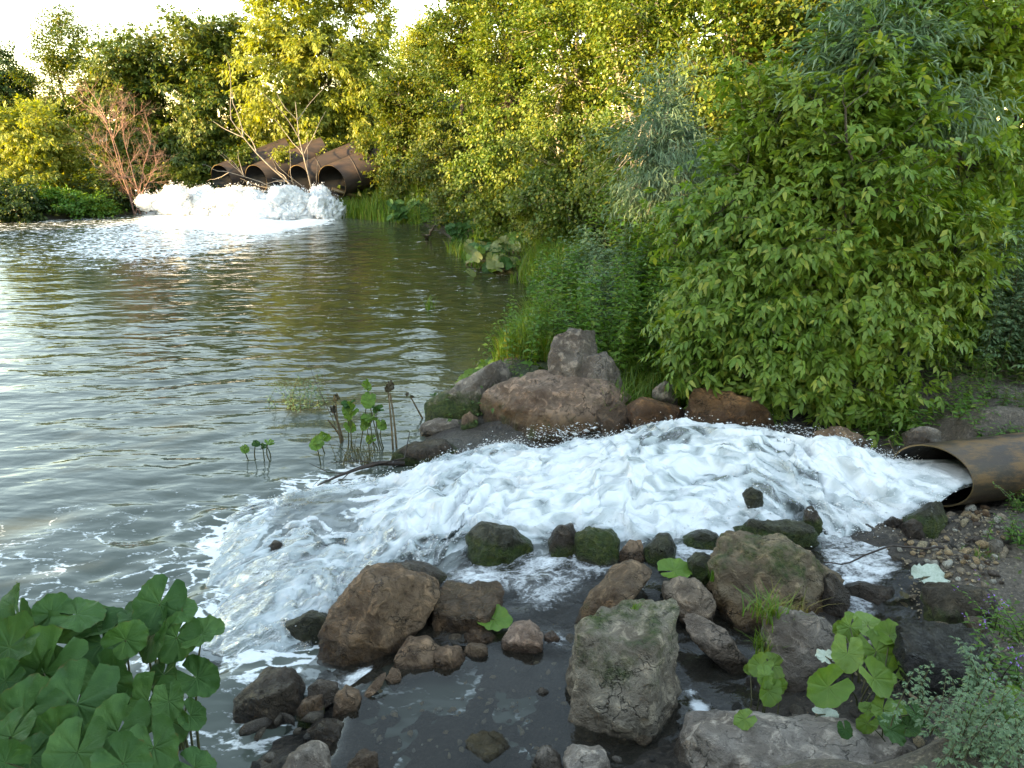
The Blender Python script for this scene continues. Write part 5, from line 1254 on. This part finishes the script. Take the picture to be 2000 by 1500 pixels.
herb('violet-flowering alfalfa at the lower right', gp(1985, 1350), 12, .26, .08, 567, 'lf_weed', .05, 'ovate', .022, .7, GW, flowers=True)
herb('feathery wormwood filling the lower right corner', gp(1960, 1490), 44, .26, .15, 568, 'lf_grey', .036, 'feather', .016, .5, GW)
herb('feathery wormwood just left of the corner one', gp(1870, 1520), 26, .18, .1, 569, 'lf_grey', .034, 'feather', .016, .6, GW)
herb('trefoil stems rising at the edge of the black mud', gp(1900, 1430), 10, .26, .05, 570, 'lf_weed', .05, 'ovate', .025, .5, GW)
herb('green weed drooping over the pipe from the right edge', gp(1990, 1000), 12, .26, .06, 571, 'lf_weed', .04, 'ovate', .02, .8, GW)
herb('small bright weeds at the right edge beside the gravel', gp(1995, 1060), 16, .2, .08, 572, 'lf_weed', .05, 'ovate', .02, .5, GW)
herb('water-worn feathery plant standing alone in the pool', gp(585, 800, -.02), 26, .36, .12, 573, 'lf_grey', .05, 'feather', .03, .5, 'plants standing in the pool')
herb('brownish moss-like weed at the end of the drowned branch', gp(700, 905, .0), 40, .20, .09, 574, 'grass_dry', .03, 'narrow', .018, .5, 'plants standing in the pool')
for i, (px, py, n, h, sp, lab, mt, ln) in enumerate([
        (1003, 555, 55, .30, .035, 'bright grass islet standing in the pool near the bank', 'grass', .3), (838, 605, 40, .28, .04, 'thin green grass sprig in the middle of the pool', 'grass', .5),
        (1500, 1205, 90, .16, .05, 'grass tuft on the right shoulder of the broad mossy boulder', 'grass', .7), (1545, 1205, 110, .13, .06, 'drying grass tuft between the mossy and the egg-shaped boulder', 'grass_dry', .9),
        (1500, 1275, 120, .13, .04, 'spiky grass tuft left of the egg-shaped boulder', 'grass', .6), (1282, 1268, 22, .09, .014, 'little grass sprig on the largest foreground boulder', 'grass', .6),
        (1870, 1205, 90, .12, .05, 'grass tuft on the mud below the gravel', 'grass', .8), (1240, 1190, 12, .05, .01, 'tiny sprout on top of the largest foreground boulder', 'grass', .8),
        (1262, 780, 60, .32, .035, 'upright grass tuft left of the grey stone', 'grass', .35), (965, 762, 40, .08, .02, 'small tuft in the crack between slanted and flat boulder', 'grass', .6),
        (1280, 795, 60, .25, .06, 'dry straw hanging over the brown wet rock', 'grass_dry', 1.3), (1920, 1090, 30, .07, .05, 'thin grass on the gravel', 'grass', .8), (1390, 1135, 10, .16, .01, 'single yellow-green blade bunch left of the broad mossy boulder', 'grass', .6),
        (1330, 755, 70, .4, .05, 'hanging long grass right of the grey stone', 'grass', .9)]):
    b = gp(px, py) if 'boulder' not in lab else gp(px, py, {1500: .45, 1545: .30, 1282: .42, 1240: .58, 965: .33, 1390: .3}.get(px, .3))
    if px in (838,): b = W(px, py, -.02)
    if px == 1003: b = W(px, py, -.02)
    if px == 1500 and py == 1275: b = gp(px, py, .3)
    tuft(lab, b, n, h, sp, 600 + i, mt, .0035 if h < .2 else .005, ln)
# ground cover on the banks
def cover(label, n, xr, yr, seed, size, mat, cond):
    rg = np.random.default_rng(seed); x, y = rg.uniform(*xr, n), rg.uniform(*yr, n); s = sdist(x, y); k = cond(x, y, s); x, y = x[k], y[k]
    z = land_z(x, y); m = len(x); tv, tf = quadleaf(.3, .1, .2)
    V, F = scatter(tv, tf, np.stack([x, y, z + rg.exponential(.10, m) * np.clip(y / 8, .3, 3)], 1), frames(rg.normal(0, 1, (m, 3)) * [1, 1, .4], rg.normal(0, .35, (m, 3)) + [0, 0, 1]), size * rg.uniform(.6, 1.3, m) * np.clip(y / 9, .8, 3))
    tag(link('ground_cover', make_mesh('ground_cover', V, F, M[mat], smooth=False)), label, 'ground cover', kind='stuff')
cover('low leafy ground cover under the trees of the right bank', 60000, (-3, 12), (7.3, 34), 701, .075, 'lf_ground', lambda x, y, s: (s > .15) & (x < y * .75) & (vnoise(XYZ(x, y), 5) > -.5))
cover('leafy ground cover on the far bank around the pipes', 36000, (-26, -2), (24, 42), 702, .075, 'lf_maple_far', lambda x, y, s: (s > .3) & (vnoise(XYZ(x, y), 6) > -.6))
cover('sparse weeds on the muddy bank beside the path', 9000, (2.2, 7), (2.5, 8), 703, .05, 'lf_ground', lambda x, y, s: (np.abs(x - 4.7) > .75 + .25 * vnoise(XYZ(x * 2, y * 2), 8)) & ((y > 6.9) | (x > .66 * y + .35)) & (x < .8 * y + .6))
# ------------------------------------------------------------------ butterbur: every leaf a mesh of its own
def butter_mesh(seed, cup=.25, ruffle=.10, notch=.28, nr=9, na=44, elong=1.0, mat='lf_butter_dark', holes=False):
    rg = np.random.default_rng(seed)
    a = np.linspace(-math.pi + notch * .5, math.pi - notch * .5, na)          # angle from the tip direction (+Y)
    r = np.linspace(0, 1, nr) ** .85
    ph, ph2 = rg.uniform(0, 6.3), rg.uniform(0, 6.3)
    R = .5 * (1 + .08 * np.cos(a) * elong + .14 * np.cos(2 * a) * .5 + .035 * np.sin(9 * a + ph) + .02 * np.sin(23 * a + ph2) + .18 * np.exp(-((np.abs(a) - 2.55) / .4) ** 2))
    A, RR = np.meshgrid(a, r)
    X = np.sin(A) * RR * R; Y = np.cos(A) * RR * R * (1.05)
    Z = cup * RR ** 1.6 * .5 * (.55 + .45 * np.sin(A) ** 2) + ruffle * RR ** 2.2 * np.sin(A * rg.integers(3, 6) + ph) * .5 + .5 * ruffle * RR ** 3 * np.sin(A * 11 + ph2) * .5 - .12 * RR ** 2 * np.clip(np.cos(A), 0, 1)
    Z += .02 * fbm(np.stack([X * 5 + seed, Y * 5, 0 * X], -1), 3, seed)
    # veins: 7 main ribs from the stalk
    ribs = np.array([-2.2, -1.45, -.75, 0, .75, 1.45, 2.2])
    dist = np.min(np.abs(A[..., None] - ribs) , -1) * (RR * R + .01)
    vein = np.exp(-(dist / .012) ** 2) + .5 * np.exp(-((np.abs(np.sin((RR * R * 16) + np.min(np.abs(A[..., None] - ribs), -1) * 4))) / .12) ** 2) * sstep(.15, .4, RR)
    Z -= .004 * np.exp(-(dist / .02) ** 2)
    vv = np.stack([X, Y, Z], -1).reshape(-1, 3)
    return make_mesh('leaf', vv, [grid_faces(nr, na)], M[mat], smooth=True, attrs={'vein': np.clip(vein, 0, 1).ravel(), 'edge': RR.ravel()})
_bp = {}
def bproto(mat, k, **kw):
    if (mat, k) not in _bp: _bp[(mat, k)] = butter_mesh(800 + k * 7, cup=[.22, .34, .12, .42, .26, .06][k % 6], ruffle=[.05, .09, .04, .07, .11, .06][k % 6], mat=mat, nr=12 if 'dark' in mat else 9, na=72 if 'dark' in mat else 44)
    return _bp[(mat, k)]
def butterbur(label, root_pos, leaves, mat, group, seed, scale3=1.0, stalk='stem', stalk_r=.006, rootspread=.12, cat='butterbur', name='butterbur_plant', zh=None):
    """leaves: (px, py, width px, z or depth along axis, tilt toward camera deg, azimuth of the tip deg [0 = right in picture, 90 = away], roll)"""
    rg = np.random.default_rng(seed); rp = np.array(root_pos, float); root = empty(name, rp)
    for i, L in enumerate(leaves):
        px, py, w, t = L[:4]; tilt = math.radians(L[4] if len(L) > 4 else 35) ; az = math.radians(L[5] if len(L) > 5 else rg.uniform(200, 340)); 
        if zh: t = (CAMH - rp[2] - rg.uniform(*zh)) / -ray(px, py)[2]
        t += rg.normal(0, .03) * (t < 5); c = WT(px, py, t); s = w / FPX * t * (.92 if 'dark' in str(mat) else 1.02)
        y_ = norm(np.array([math.cos(az), math.sin(az), -math.sin(tilt) * 1.0 * (1 if math.sin(az) < 0 else -.6) + rg.normal(0, .08)]))
        up = norm(np.array([rg.normal(0, .34), -math.sin(tilt), math.cos(tilt)]))
        fr = frames(y_[None], up[None])[0]
        k = int(rg.integers(0, 6))
        o = bpy.data.objects.new('leaf', bproto(mat if not isinstance(mat, tuple) else mat[i % len(mat)], k)); COL.objects.link(o); o.parent = root
        mt = Matrix.Identity(4)
        for a in range(3):
            for b_ in range(3): mt[a][b_] = fr[a][b_] * s * (1 if b_ < 2 else rg.uniform(.9, 1.5))
            mt[a][3] = c[a] - rp[a]
        o.matrix_local = mt
        # stalk from the leaf centre down to the root
        mb = MB(); foot = np.array([rg.normal(0, rootspread), rg.normal(0, rootspread), -.03]); top = c - rp
        foot[:2] += top[:2] * .35
        tt = np.linspace(0, 1, 9)[:, None]; mid = foot * (1 - tt) + top * tt; mid[:, :2] = foot[:2] + (top[:2] - foot[:2]) * (tt ** 2.2)
        mb.tube(mid, np.linspace(stalk_r * 1.3, stalk_r * .7, 9), 6); link('stalk', mb.mesh('stalk', M[stalk]), root)
    tag(root, label, cat, group); return root
GBB = 'butterbur plants'
butterbur('dark green butterbur with the tallest stalk, its leaves standing over the white water', W(335, 1490, -.1), [
    (312, 1180, 105, 3.62, 55, 250), (345, 1195, 70, 3.58, 20, 30), (275, 1205, 80, 3.66, 20, 160), (300, 1232, 110, 3.62, 45, 280), (345, 1245, 90, 3.60, 60, 240), (395, 1240, 78, 3.66, 25, 20), (385, 1325, 85, 3.6, 25, 340), (320, 1318, 80, 3.55, 60, 270),
    (335, 1410, 85, 3.4, 35, 300), (372, 1398, 60, 3.42, 30, 330), (290, 1370, 105, 3.40, 45, 260)], 'lf_butter_dark', GBB, 811, rootspread=.06)
butterbur('dark green butterbur with the broadest leaves near the left edge', W(120, 1620, -.1), [
    (150, 1375, 165, 3.15, 62, 262), (85, 1315, 165, 3.28, 55, 240), (200, 1255, 135, 3.5, 40, 300), (245, 1250, 80, 3.45, 50, 20), (40, 1235, 120, 3.45, 62, 290), (20, 1265, 130, 3.35, 30, 200), (100, 1200, 80, 3.6, 60, 60), (30, 1185, 90, 3.65, 50, 120), (150, 1200, 90, 3.6, 15, 0),
    (10, 1330, 80, 3.2, 45, 220), (45, 1400, 150, 3.05, 45, 230), (20, 1440, 110, 2.95, 30, 250), (210, 1330, 110, 3.35, 50, 320), (100, 1255, 130, 3.5, 40, 180), (60, 1290, 120, 3.4, 50, 100), (185, 1225, 90, 3.6, 20, 30)], 'lf_butter_dark', GBB, 812, rootspread=.12)
butterbur('lowest dark green butterbur, insect-eaten leaves at the bottom left', W(200, 1750, .05), [
    (230, 1430, 130, 3.0, 40, 250), (60, 1480, 90, 2.8, 25, 240), (240, 1490, 110, 2.75, 20, 330), (150, 1470, 130, 2.85, 40, 270), (380, 1500, 80, 2.9, 20, 340), (300, 1460, 110, 2.95, 35, 300), (110, 1440, 120, 2.9, 40, 200), (330, 1370, 70, 3.2, 50, 290), (10, 1490, 90, 2.7, 30, 180)], 'lf_butter_dark', GBB, 813, rootspread=.12)
butterbur('bright green butterbur on the mud, the largest of the light green ones', gp(1690, 1370), [
    (1655, 1277, 62, 4.25, 40, 250), (1712, 1272, 70, 4.25, 35, 300), (1660, 1225, 50, 4.5, 50, 230), (1738, 1240, 52, 4.4, 25, 10), (1695, 1220, 56, 4.55, 30, 90), (1618, 1342, 74, 3.95, 35, 200), (1708, 1325, 66, 4.0, 40, 320), (1780, 1315, 56, 4.0, 20, 350), (1760, 1300, 50, 4.15, 30, 30),
    (1645, 1230, 36, 4.5, 70, 180), (1735, 1325, 30, 4.0, 20, 80)], 'lf_butter_light', GBB, 821, zh=(.14, .26), stalk_r=.0035, rootspread=.04)
butterbur('bright green butterbur between the puddle and the pale slab, lower leaves', gp(1720, 1445), [
    (1725, 1385, 58, 3.85, 30, 240), (1790, 1395, 46, 3.85, 40, 300), (1755, 1385, 36, 3.9, 30, 80), (1740, 1425, 60, 3.75, 25, 300), (1694, 1412, 42, 3.75, 40, 200), (1650, 1425, 32, 3.8, 50, 270), (1695, 1385, 34, 3.9, 20, 120), (1775, 1420, 44, 3.8, 25, 20)], ('lf_butter_light', 'lf_butter_dark'), GBB, 822, zh=(.10, .20), stalk_r=.003, rootspread=.04)
butterbur('small light green butterbur left of the egg-shaped boulder', gp(1500, 1390), [
    (1485, 1300, 42, 4.25, 30, 200), (1510, 1300, 44, 4.22, 40, 330), (1495, 1320, 40, 4.2, 50, 270), (1500, 1350, 48, 4.1, 40, 250), (1522, 1342, 32, 4.12, 60, 20), (1465, 1308, 24, 4.25, 50, 180), (1455, 1405, 38, 3.95, 25, 200)], 'lf_butter_light', GBB, 823, zh=(.10, .20), stalk_r=.003, rootspread=.03)
butterbur('lone light green butterbur at the right edge above the wormwood', gp(1985, 1420), [(1975, 1375, 60, 3.85, 30, 200), (1998, 1410, 60, 3.7, 30, 300)], 'lf_butter_light', GBB, 824, zh=(.10, .20), stalk_r=.003, rootspread=.03)
lv = []
rg = np.random.default_rng(5)
for k in range(50):
    px = rg.uniform(918, 1030); py = 455 + abs(px - 985) * .3 + rg.uniform(0, 62); lv.append((px, py, rg.uniform(20, 34), 17.9 - (py - 455) * .02 + rg.normal(0, .35), rg.uniform(5, 75), rg.uniform(0, 360)))
butterbur('pale sunlit butterbur colony overhanging the water by the cut post', gp(980, 512, 0.0) + np.array([0, .2, 0]), lv, ('lf_butter_pale', 'lf_butter_light', 'lf_butter_pale', 'lf_butter_dark'), GBB, 831, stalk='stem_brown', stalk_r=.012, rootspread=.35)
lv = [(rg.uniform(762, 835), 405 + rg.uniform(-10, 22), rg.uniform(15, 24), 25.2, rg.uniform(20, 60), rg.uniform(0, 360)) for k in range(26)]
butterbur('dark butterbur colony in the grass near the far pipes', gp(800, 430, 0.0) + np.array([0, .3, 0]), lv, 'lf_butter_dark', GBB, 832, stalk_r=.01, rootspread=.3)
lv = [(rg.uniform(880, 940), 455 + rg.uniform(-15, 25), rg.uniform(16, 26), 20.2, rg.uniform(20, 60), rg.uniform(0, 360)) for k in range(24)]
butterbur('shaded butterbur colony left of the cut post', gp(905, 482, 0.0) + np.array([.2, .3, 0]), lv, 'lf_butter_dark', GBB, 833, stalk_r=.01, rootspread=.3)
butterbur('grey green butterbur at the water in front of the reeds', gp(1065, 610, .1), [(1045, 565, 34, 14.1, 40, 200), (1068, 575, 30, 14.1, 30, 300), (1035, 612, 28, 13.0, 30, 200), (1060, 600, 30, 13.2, 40, 20), (1030, 690, 30, 11.2, 30, 180), (1060, 655, 32, 11.8, 40, 250), (1000, 675, 26, 11.2, 30, 200)], 'lf_butter_dark', GBB, 834, stalk_r=.006, rootspread=.15)
butterbur('small shiny butterbur leaves at the waterline beside the slanted boulder', gp(915, 735, .0), [(905, 742, 24, 9.6, 30, 200), (920, 730, 24, 9.7, 30, 20), (935, 722, 22, 9.8, 30, 100), (897, 752, 18, 9.5, 30, 250), (950, 712, 30, 9.9, 20, 60)], 'lf_butter_light', GBB, 835, stalk_r=.003, rootspread=.05)
# water butterburs beside the drowned branch: erect bright stalks with small crumpled leaves, and dead brown stalks
def stalks(label, items, seed, group='plants standing in the pool', name='water_plant', cat='water plant'):
    """items: foot px, foot py, top px, top py, width px of the leaf, kind"""
    rg = np.random.default_rng(seed); f0 = W(items[0][0], items[0][1], 0.0); root = empty(name, f0)
    for fx, fy, tx, ty, w, kind in items:
        foot = W(fx, fy, -.03); top = WY(tx, ty, foot[1] + rg.normal(0, .02)); mb = MB()
        t = np.linspace(0, 1, 8)[:, None]; q = foot - [0, 0, .05] + (top - foot + [0, 0, .05]) * t + np.array([.03, 0, 0]) * np.sin(t * 3.1) * rg.normal(0, .6)
        r = .006 if kind != 'dead' else .010
        mb.tube(q - f0, np.linspace(r * 1.2, r * .75, 8), 6); link('stalk', mb.mesh('stalk', M['stem' if kind != 'dead' else 'stem_brown']), root)
        if w:
            mt_ = {'green': 'lf_butter_light', 'dark': 'lf_butter_dark', 'dead': 'lf_brown'}[kind]
            for rep in range(2 if kind != 'dead' else 3):
                k = int(rg.integers(0, 6)); me = bproto(mt_, k) if kind != 'dead' else bproto('lf_brown', k)
                s = w / FPX * tof(top) * (1 if kind != 'dead' else .7)
                az = rg.uniform(0, 6.3); y_ = norm(np.array([math.cos(az), math.sin(az), rg.uniform(-.9, .1) if kind != 'dead' else -1.2])); up = norm(np.array([rg.normal(0, .5), -.7, .8]))
                fr = frames(y_[None], up[None])[0]; o = bpy.data.objects.new('leaf', me); COL.objects.link(o); o.parent = root
                mt = Matrix.Identity(4)
                for a in range(3):
                    for b_ in range(3): mt[a][b_] = fr[a][b_] * s * (1, 1, 1.8)[b_] * (.8 if rep else 1)
                    mt[a][3] = top[a] - f0[a] + (rg.normal(0, .02) if rep else 0)
                o.matrix_local = mt
    tag(root, label, cat, group)
stalks('five short green stalks standing apart in the pool', [(494, 905, 478, 878, 18, 'green'), (503, 904, 500, 866, 14, 'dark'), (517, 908, 513, 872, 14, 'dark'), (524, 900, 518, 868, 0, 'green'), (538, 907, 524, 864, 15, 'green')], 901)
stalks('bright green butterbur stalks beside the drowned branch', [(722, 885, 716, 828, 26, 'green'), (735, 888, 722, 815, 30, 'green'), (745, 886, 720, 780, 30, 'green'), (752, 884, 735, 800, 24, 'dark'), (755, 880, 745, 830, 20, 'green'), (680, 880, 682, 790, 30, 'dark'), (690, 885, 686, 805, 30, 'green'), (628, 912, 618, 868, 26, 'green'),
        (640, 890, 628, 856, 22, 'green'), (738, 884, 725, 858, 20, 'green'), (700, 880, 720, 752, 24, 'green'), (683, 880, 684, 834, 22, 'green')], 902)
stalks('tall brown dead stalks with withered black heads beside the drowned branch', [(775, 880, 762, 768, 0, 'dead'), (768, 884, 757, 752, 30, 'dead'), (668, 872, 655, 778, 22, 'dead'), (675, 868, 640, 820, 0, 'dead'), (672, 866, 650, 800, 24, 'dead')], 903)
stalks('leaning thin stalk with a ragged head left of the slanted boulder', [(832, 822, 802, 775, 14, 'dead'), (851, 817, 848, 772, 16, 'dark'), (842, 820, 838, 800, 18, 'green')], 904)
# drowned branch
mb = MB()
def br(pts, r0, r1=None, s=5): mb.tube(np.array([W(a, b, z) for a, b, z in pts]), np.linspace(r0, r1 or r0 * .35, len(pts)), s)
br([(790, 905, .02), (740, 905, .05), (700, 915, .05), (660, 930, .04), (620, 948, .02)], .03, .006)
br([(700, 915, .05), (680, 925, .04), (670, 935, .05), (650, 945, .03)], .008); br([(668, 925, .05), (640, 922, .07), (605, 905, .10)], .006); br([(640, 935, .04), (625, 935, .05), (612, 948, .03)], .005)
br([(700, 905, .05), (660, 870, .16), (570, 862, .16)], .004); br([(760, 905, .05), (690, 900, .1), (640, 905, .12)], .006); br([(720, 910, .05), (790, 895, .12), (800, 845, .25)], .012)
br([(655, 830, .2), (612, 735, .55), (600, 700, .7)], .004); br([(665, 850, .2), (640, 770, .45), (628, 695, .75)], .003)
o = link('driftwood', mb.mesh('driftwood', M['dark_twig'])); tag(o, 'dark drowned branch lying along the upper edge of the torrent', 'branch')
# other sticks
def stick(label, pts, r, mat='dark_twig', cat='stick', twigs=()):
    mb = MB(); P = smooth_path(np.array([W(*p) for p in pts]), 14, 1); b = P[0].copy()
    P += RG.normal(0, r * .4, P.shape); mb.tube(P - b, np.linspace(r, r * .45, len(P)), 6)
    for tw in twigs: mb.tube(np.array([W(*p) for p in tw]) - b, [r * .5, r * .3, r * .15][:len(tw)], 4)
    o = link('stick', mb.mesh('stick', M[mat]), loc=b); tag(o, label, cat)
stick('long dark stick bridging the foam beside the gravel', [(1852, 1071, .40), (1790, 1070, .38), (1740, 1066, .42), (1690, 1083, .40), (1655, 1103, .35), (1605, 1097, .33)], .009, twigs=[[(1690, 1083, .40), (1665, 1085, .43), (1640, 1075, .45)]])
stick('short pale root on the mud right of the light green leaves', [(1775, 1350, .40), (1800, 1385, .40), (1840, 1400, .42), (1875, 1408, .44)], .009, 'stem_brown')
stick('thin twig among the weeds left of the pipe mouth', [(1735, 858, .62), (1745, 880, .62), (1752, 895, .60)], .004, 'stem_brown')
stick('forked log drifting at the waterline of the right bank', [(832, 468, .0), (838, 458, .12), (845, 447, .3), (850, 440, .42)], .05, 'bark', twigs=[[(836, 462, .08), (825, 458, .2), (826, 464, .1)]])
stick('pale fallen branch among the bushes of the left bank', [(180, 395, .5), (200, 385, .6), (225, 384, .6)], .03, 'dead_wood')
p = W(931, 478, 0); mb = MB(); mb.tube(np.array([[0, 0, -.3], [0, 0, .3], [.02, 0, .62], [.02, 0, .78]]), [.11, .105, .10, .085], 9, True)
o = link('wooden_post', mb.mesh('wooden_post', M['bark']), loc=p); tag(o, 'broken dark post standing among the butterburs at the water', 'post')
# fallen leaves
def fallen(label, px, py, z, w, az, tilt, mat, k, stalk=True):
    c = W(px, py, z); s = w / FPX * tof(c); rg = np.random.default_rng(k); root = empty('fallen_leaf', c)
    fr = frames(np.array([[math.cos(az), math.sin(az), .05]]), np.array([[.1, -math.sin(tilt), math.cos(tilt)]]))[0]
    me = bproto(mat, k) if mat != 'leaf_white' else butter_mesh(990 + k, .15, .2, mat='leaf_white')
    o = link('leaf_blade', me, root); mt = Matrix.Identity(4)
    for a in range(3):
        for b_ in range(3): mt[a][b_] = fr[a][b_] * s
    o.matrix_local = mt
    if stalk:
        mb = MB(); mb.tube(np.array([[0, 0, 0], [-.3 * s * math.cos(az), -.3 * s * math.sin(az), .04 * s], [-.7 * s * math.cos(az + .3), -.7 * s * math.sin(az + .3), .1 * s]]), [.003, .003, .002], 5); link('stalk', mb.mesh('stalk', M['stem']), root)
    tag(root, label, 'leaf')
fallen('fallen green leaf lying in the shallow runoff above the puddle', 965, 1210, .16, 62, -.5, .3, 'lf_butter_light', 4)
fallen('pale grey green leaf lying upside down at the gravel', 1818, 1126, .34, 64, .3, .3, 'leaf_white', 2)
fallen('whitish withered leaf on the left of the egg-shaped boulder shade', 1612, 1282, .46, 34, 2.0, .8, 'leaf_white', 3)
fallen('whitish dead leaf in the mud under the light green leaves', 1612, 1395, .32, 44, .2, .4, 'leaf_white', 5)
fallen('bunch of wet green leaves caught between the boulders', 1318, 1115, .28, 60, .2, .2, 'lf_butter_light', 1, False)
fallen('small tan leaf on the dark channel water', 1765, 1163, .25, 20, 1.0, .3, 'lf_brown', 3, False)
# rust-coloured dock heads beside the far pipes
dk = WY(530, 372, 28.7); herb('rusty red dock stem in front of the far pipes', (dk[0], dk[1], .5), 4, .95, .05, 905, 'grass_dry', .09, 'narrow', .04, .1, GW)
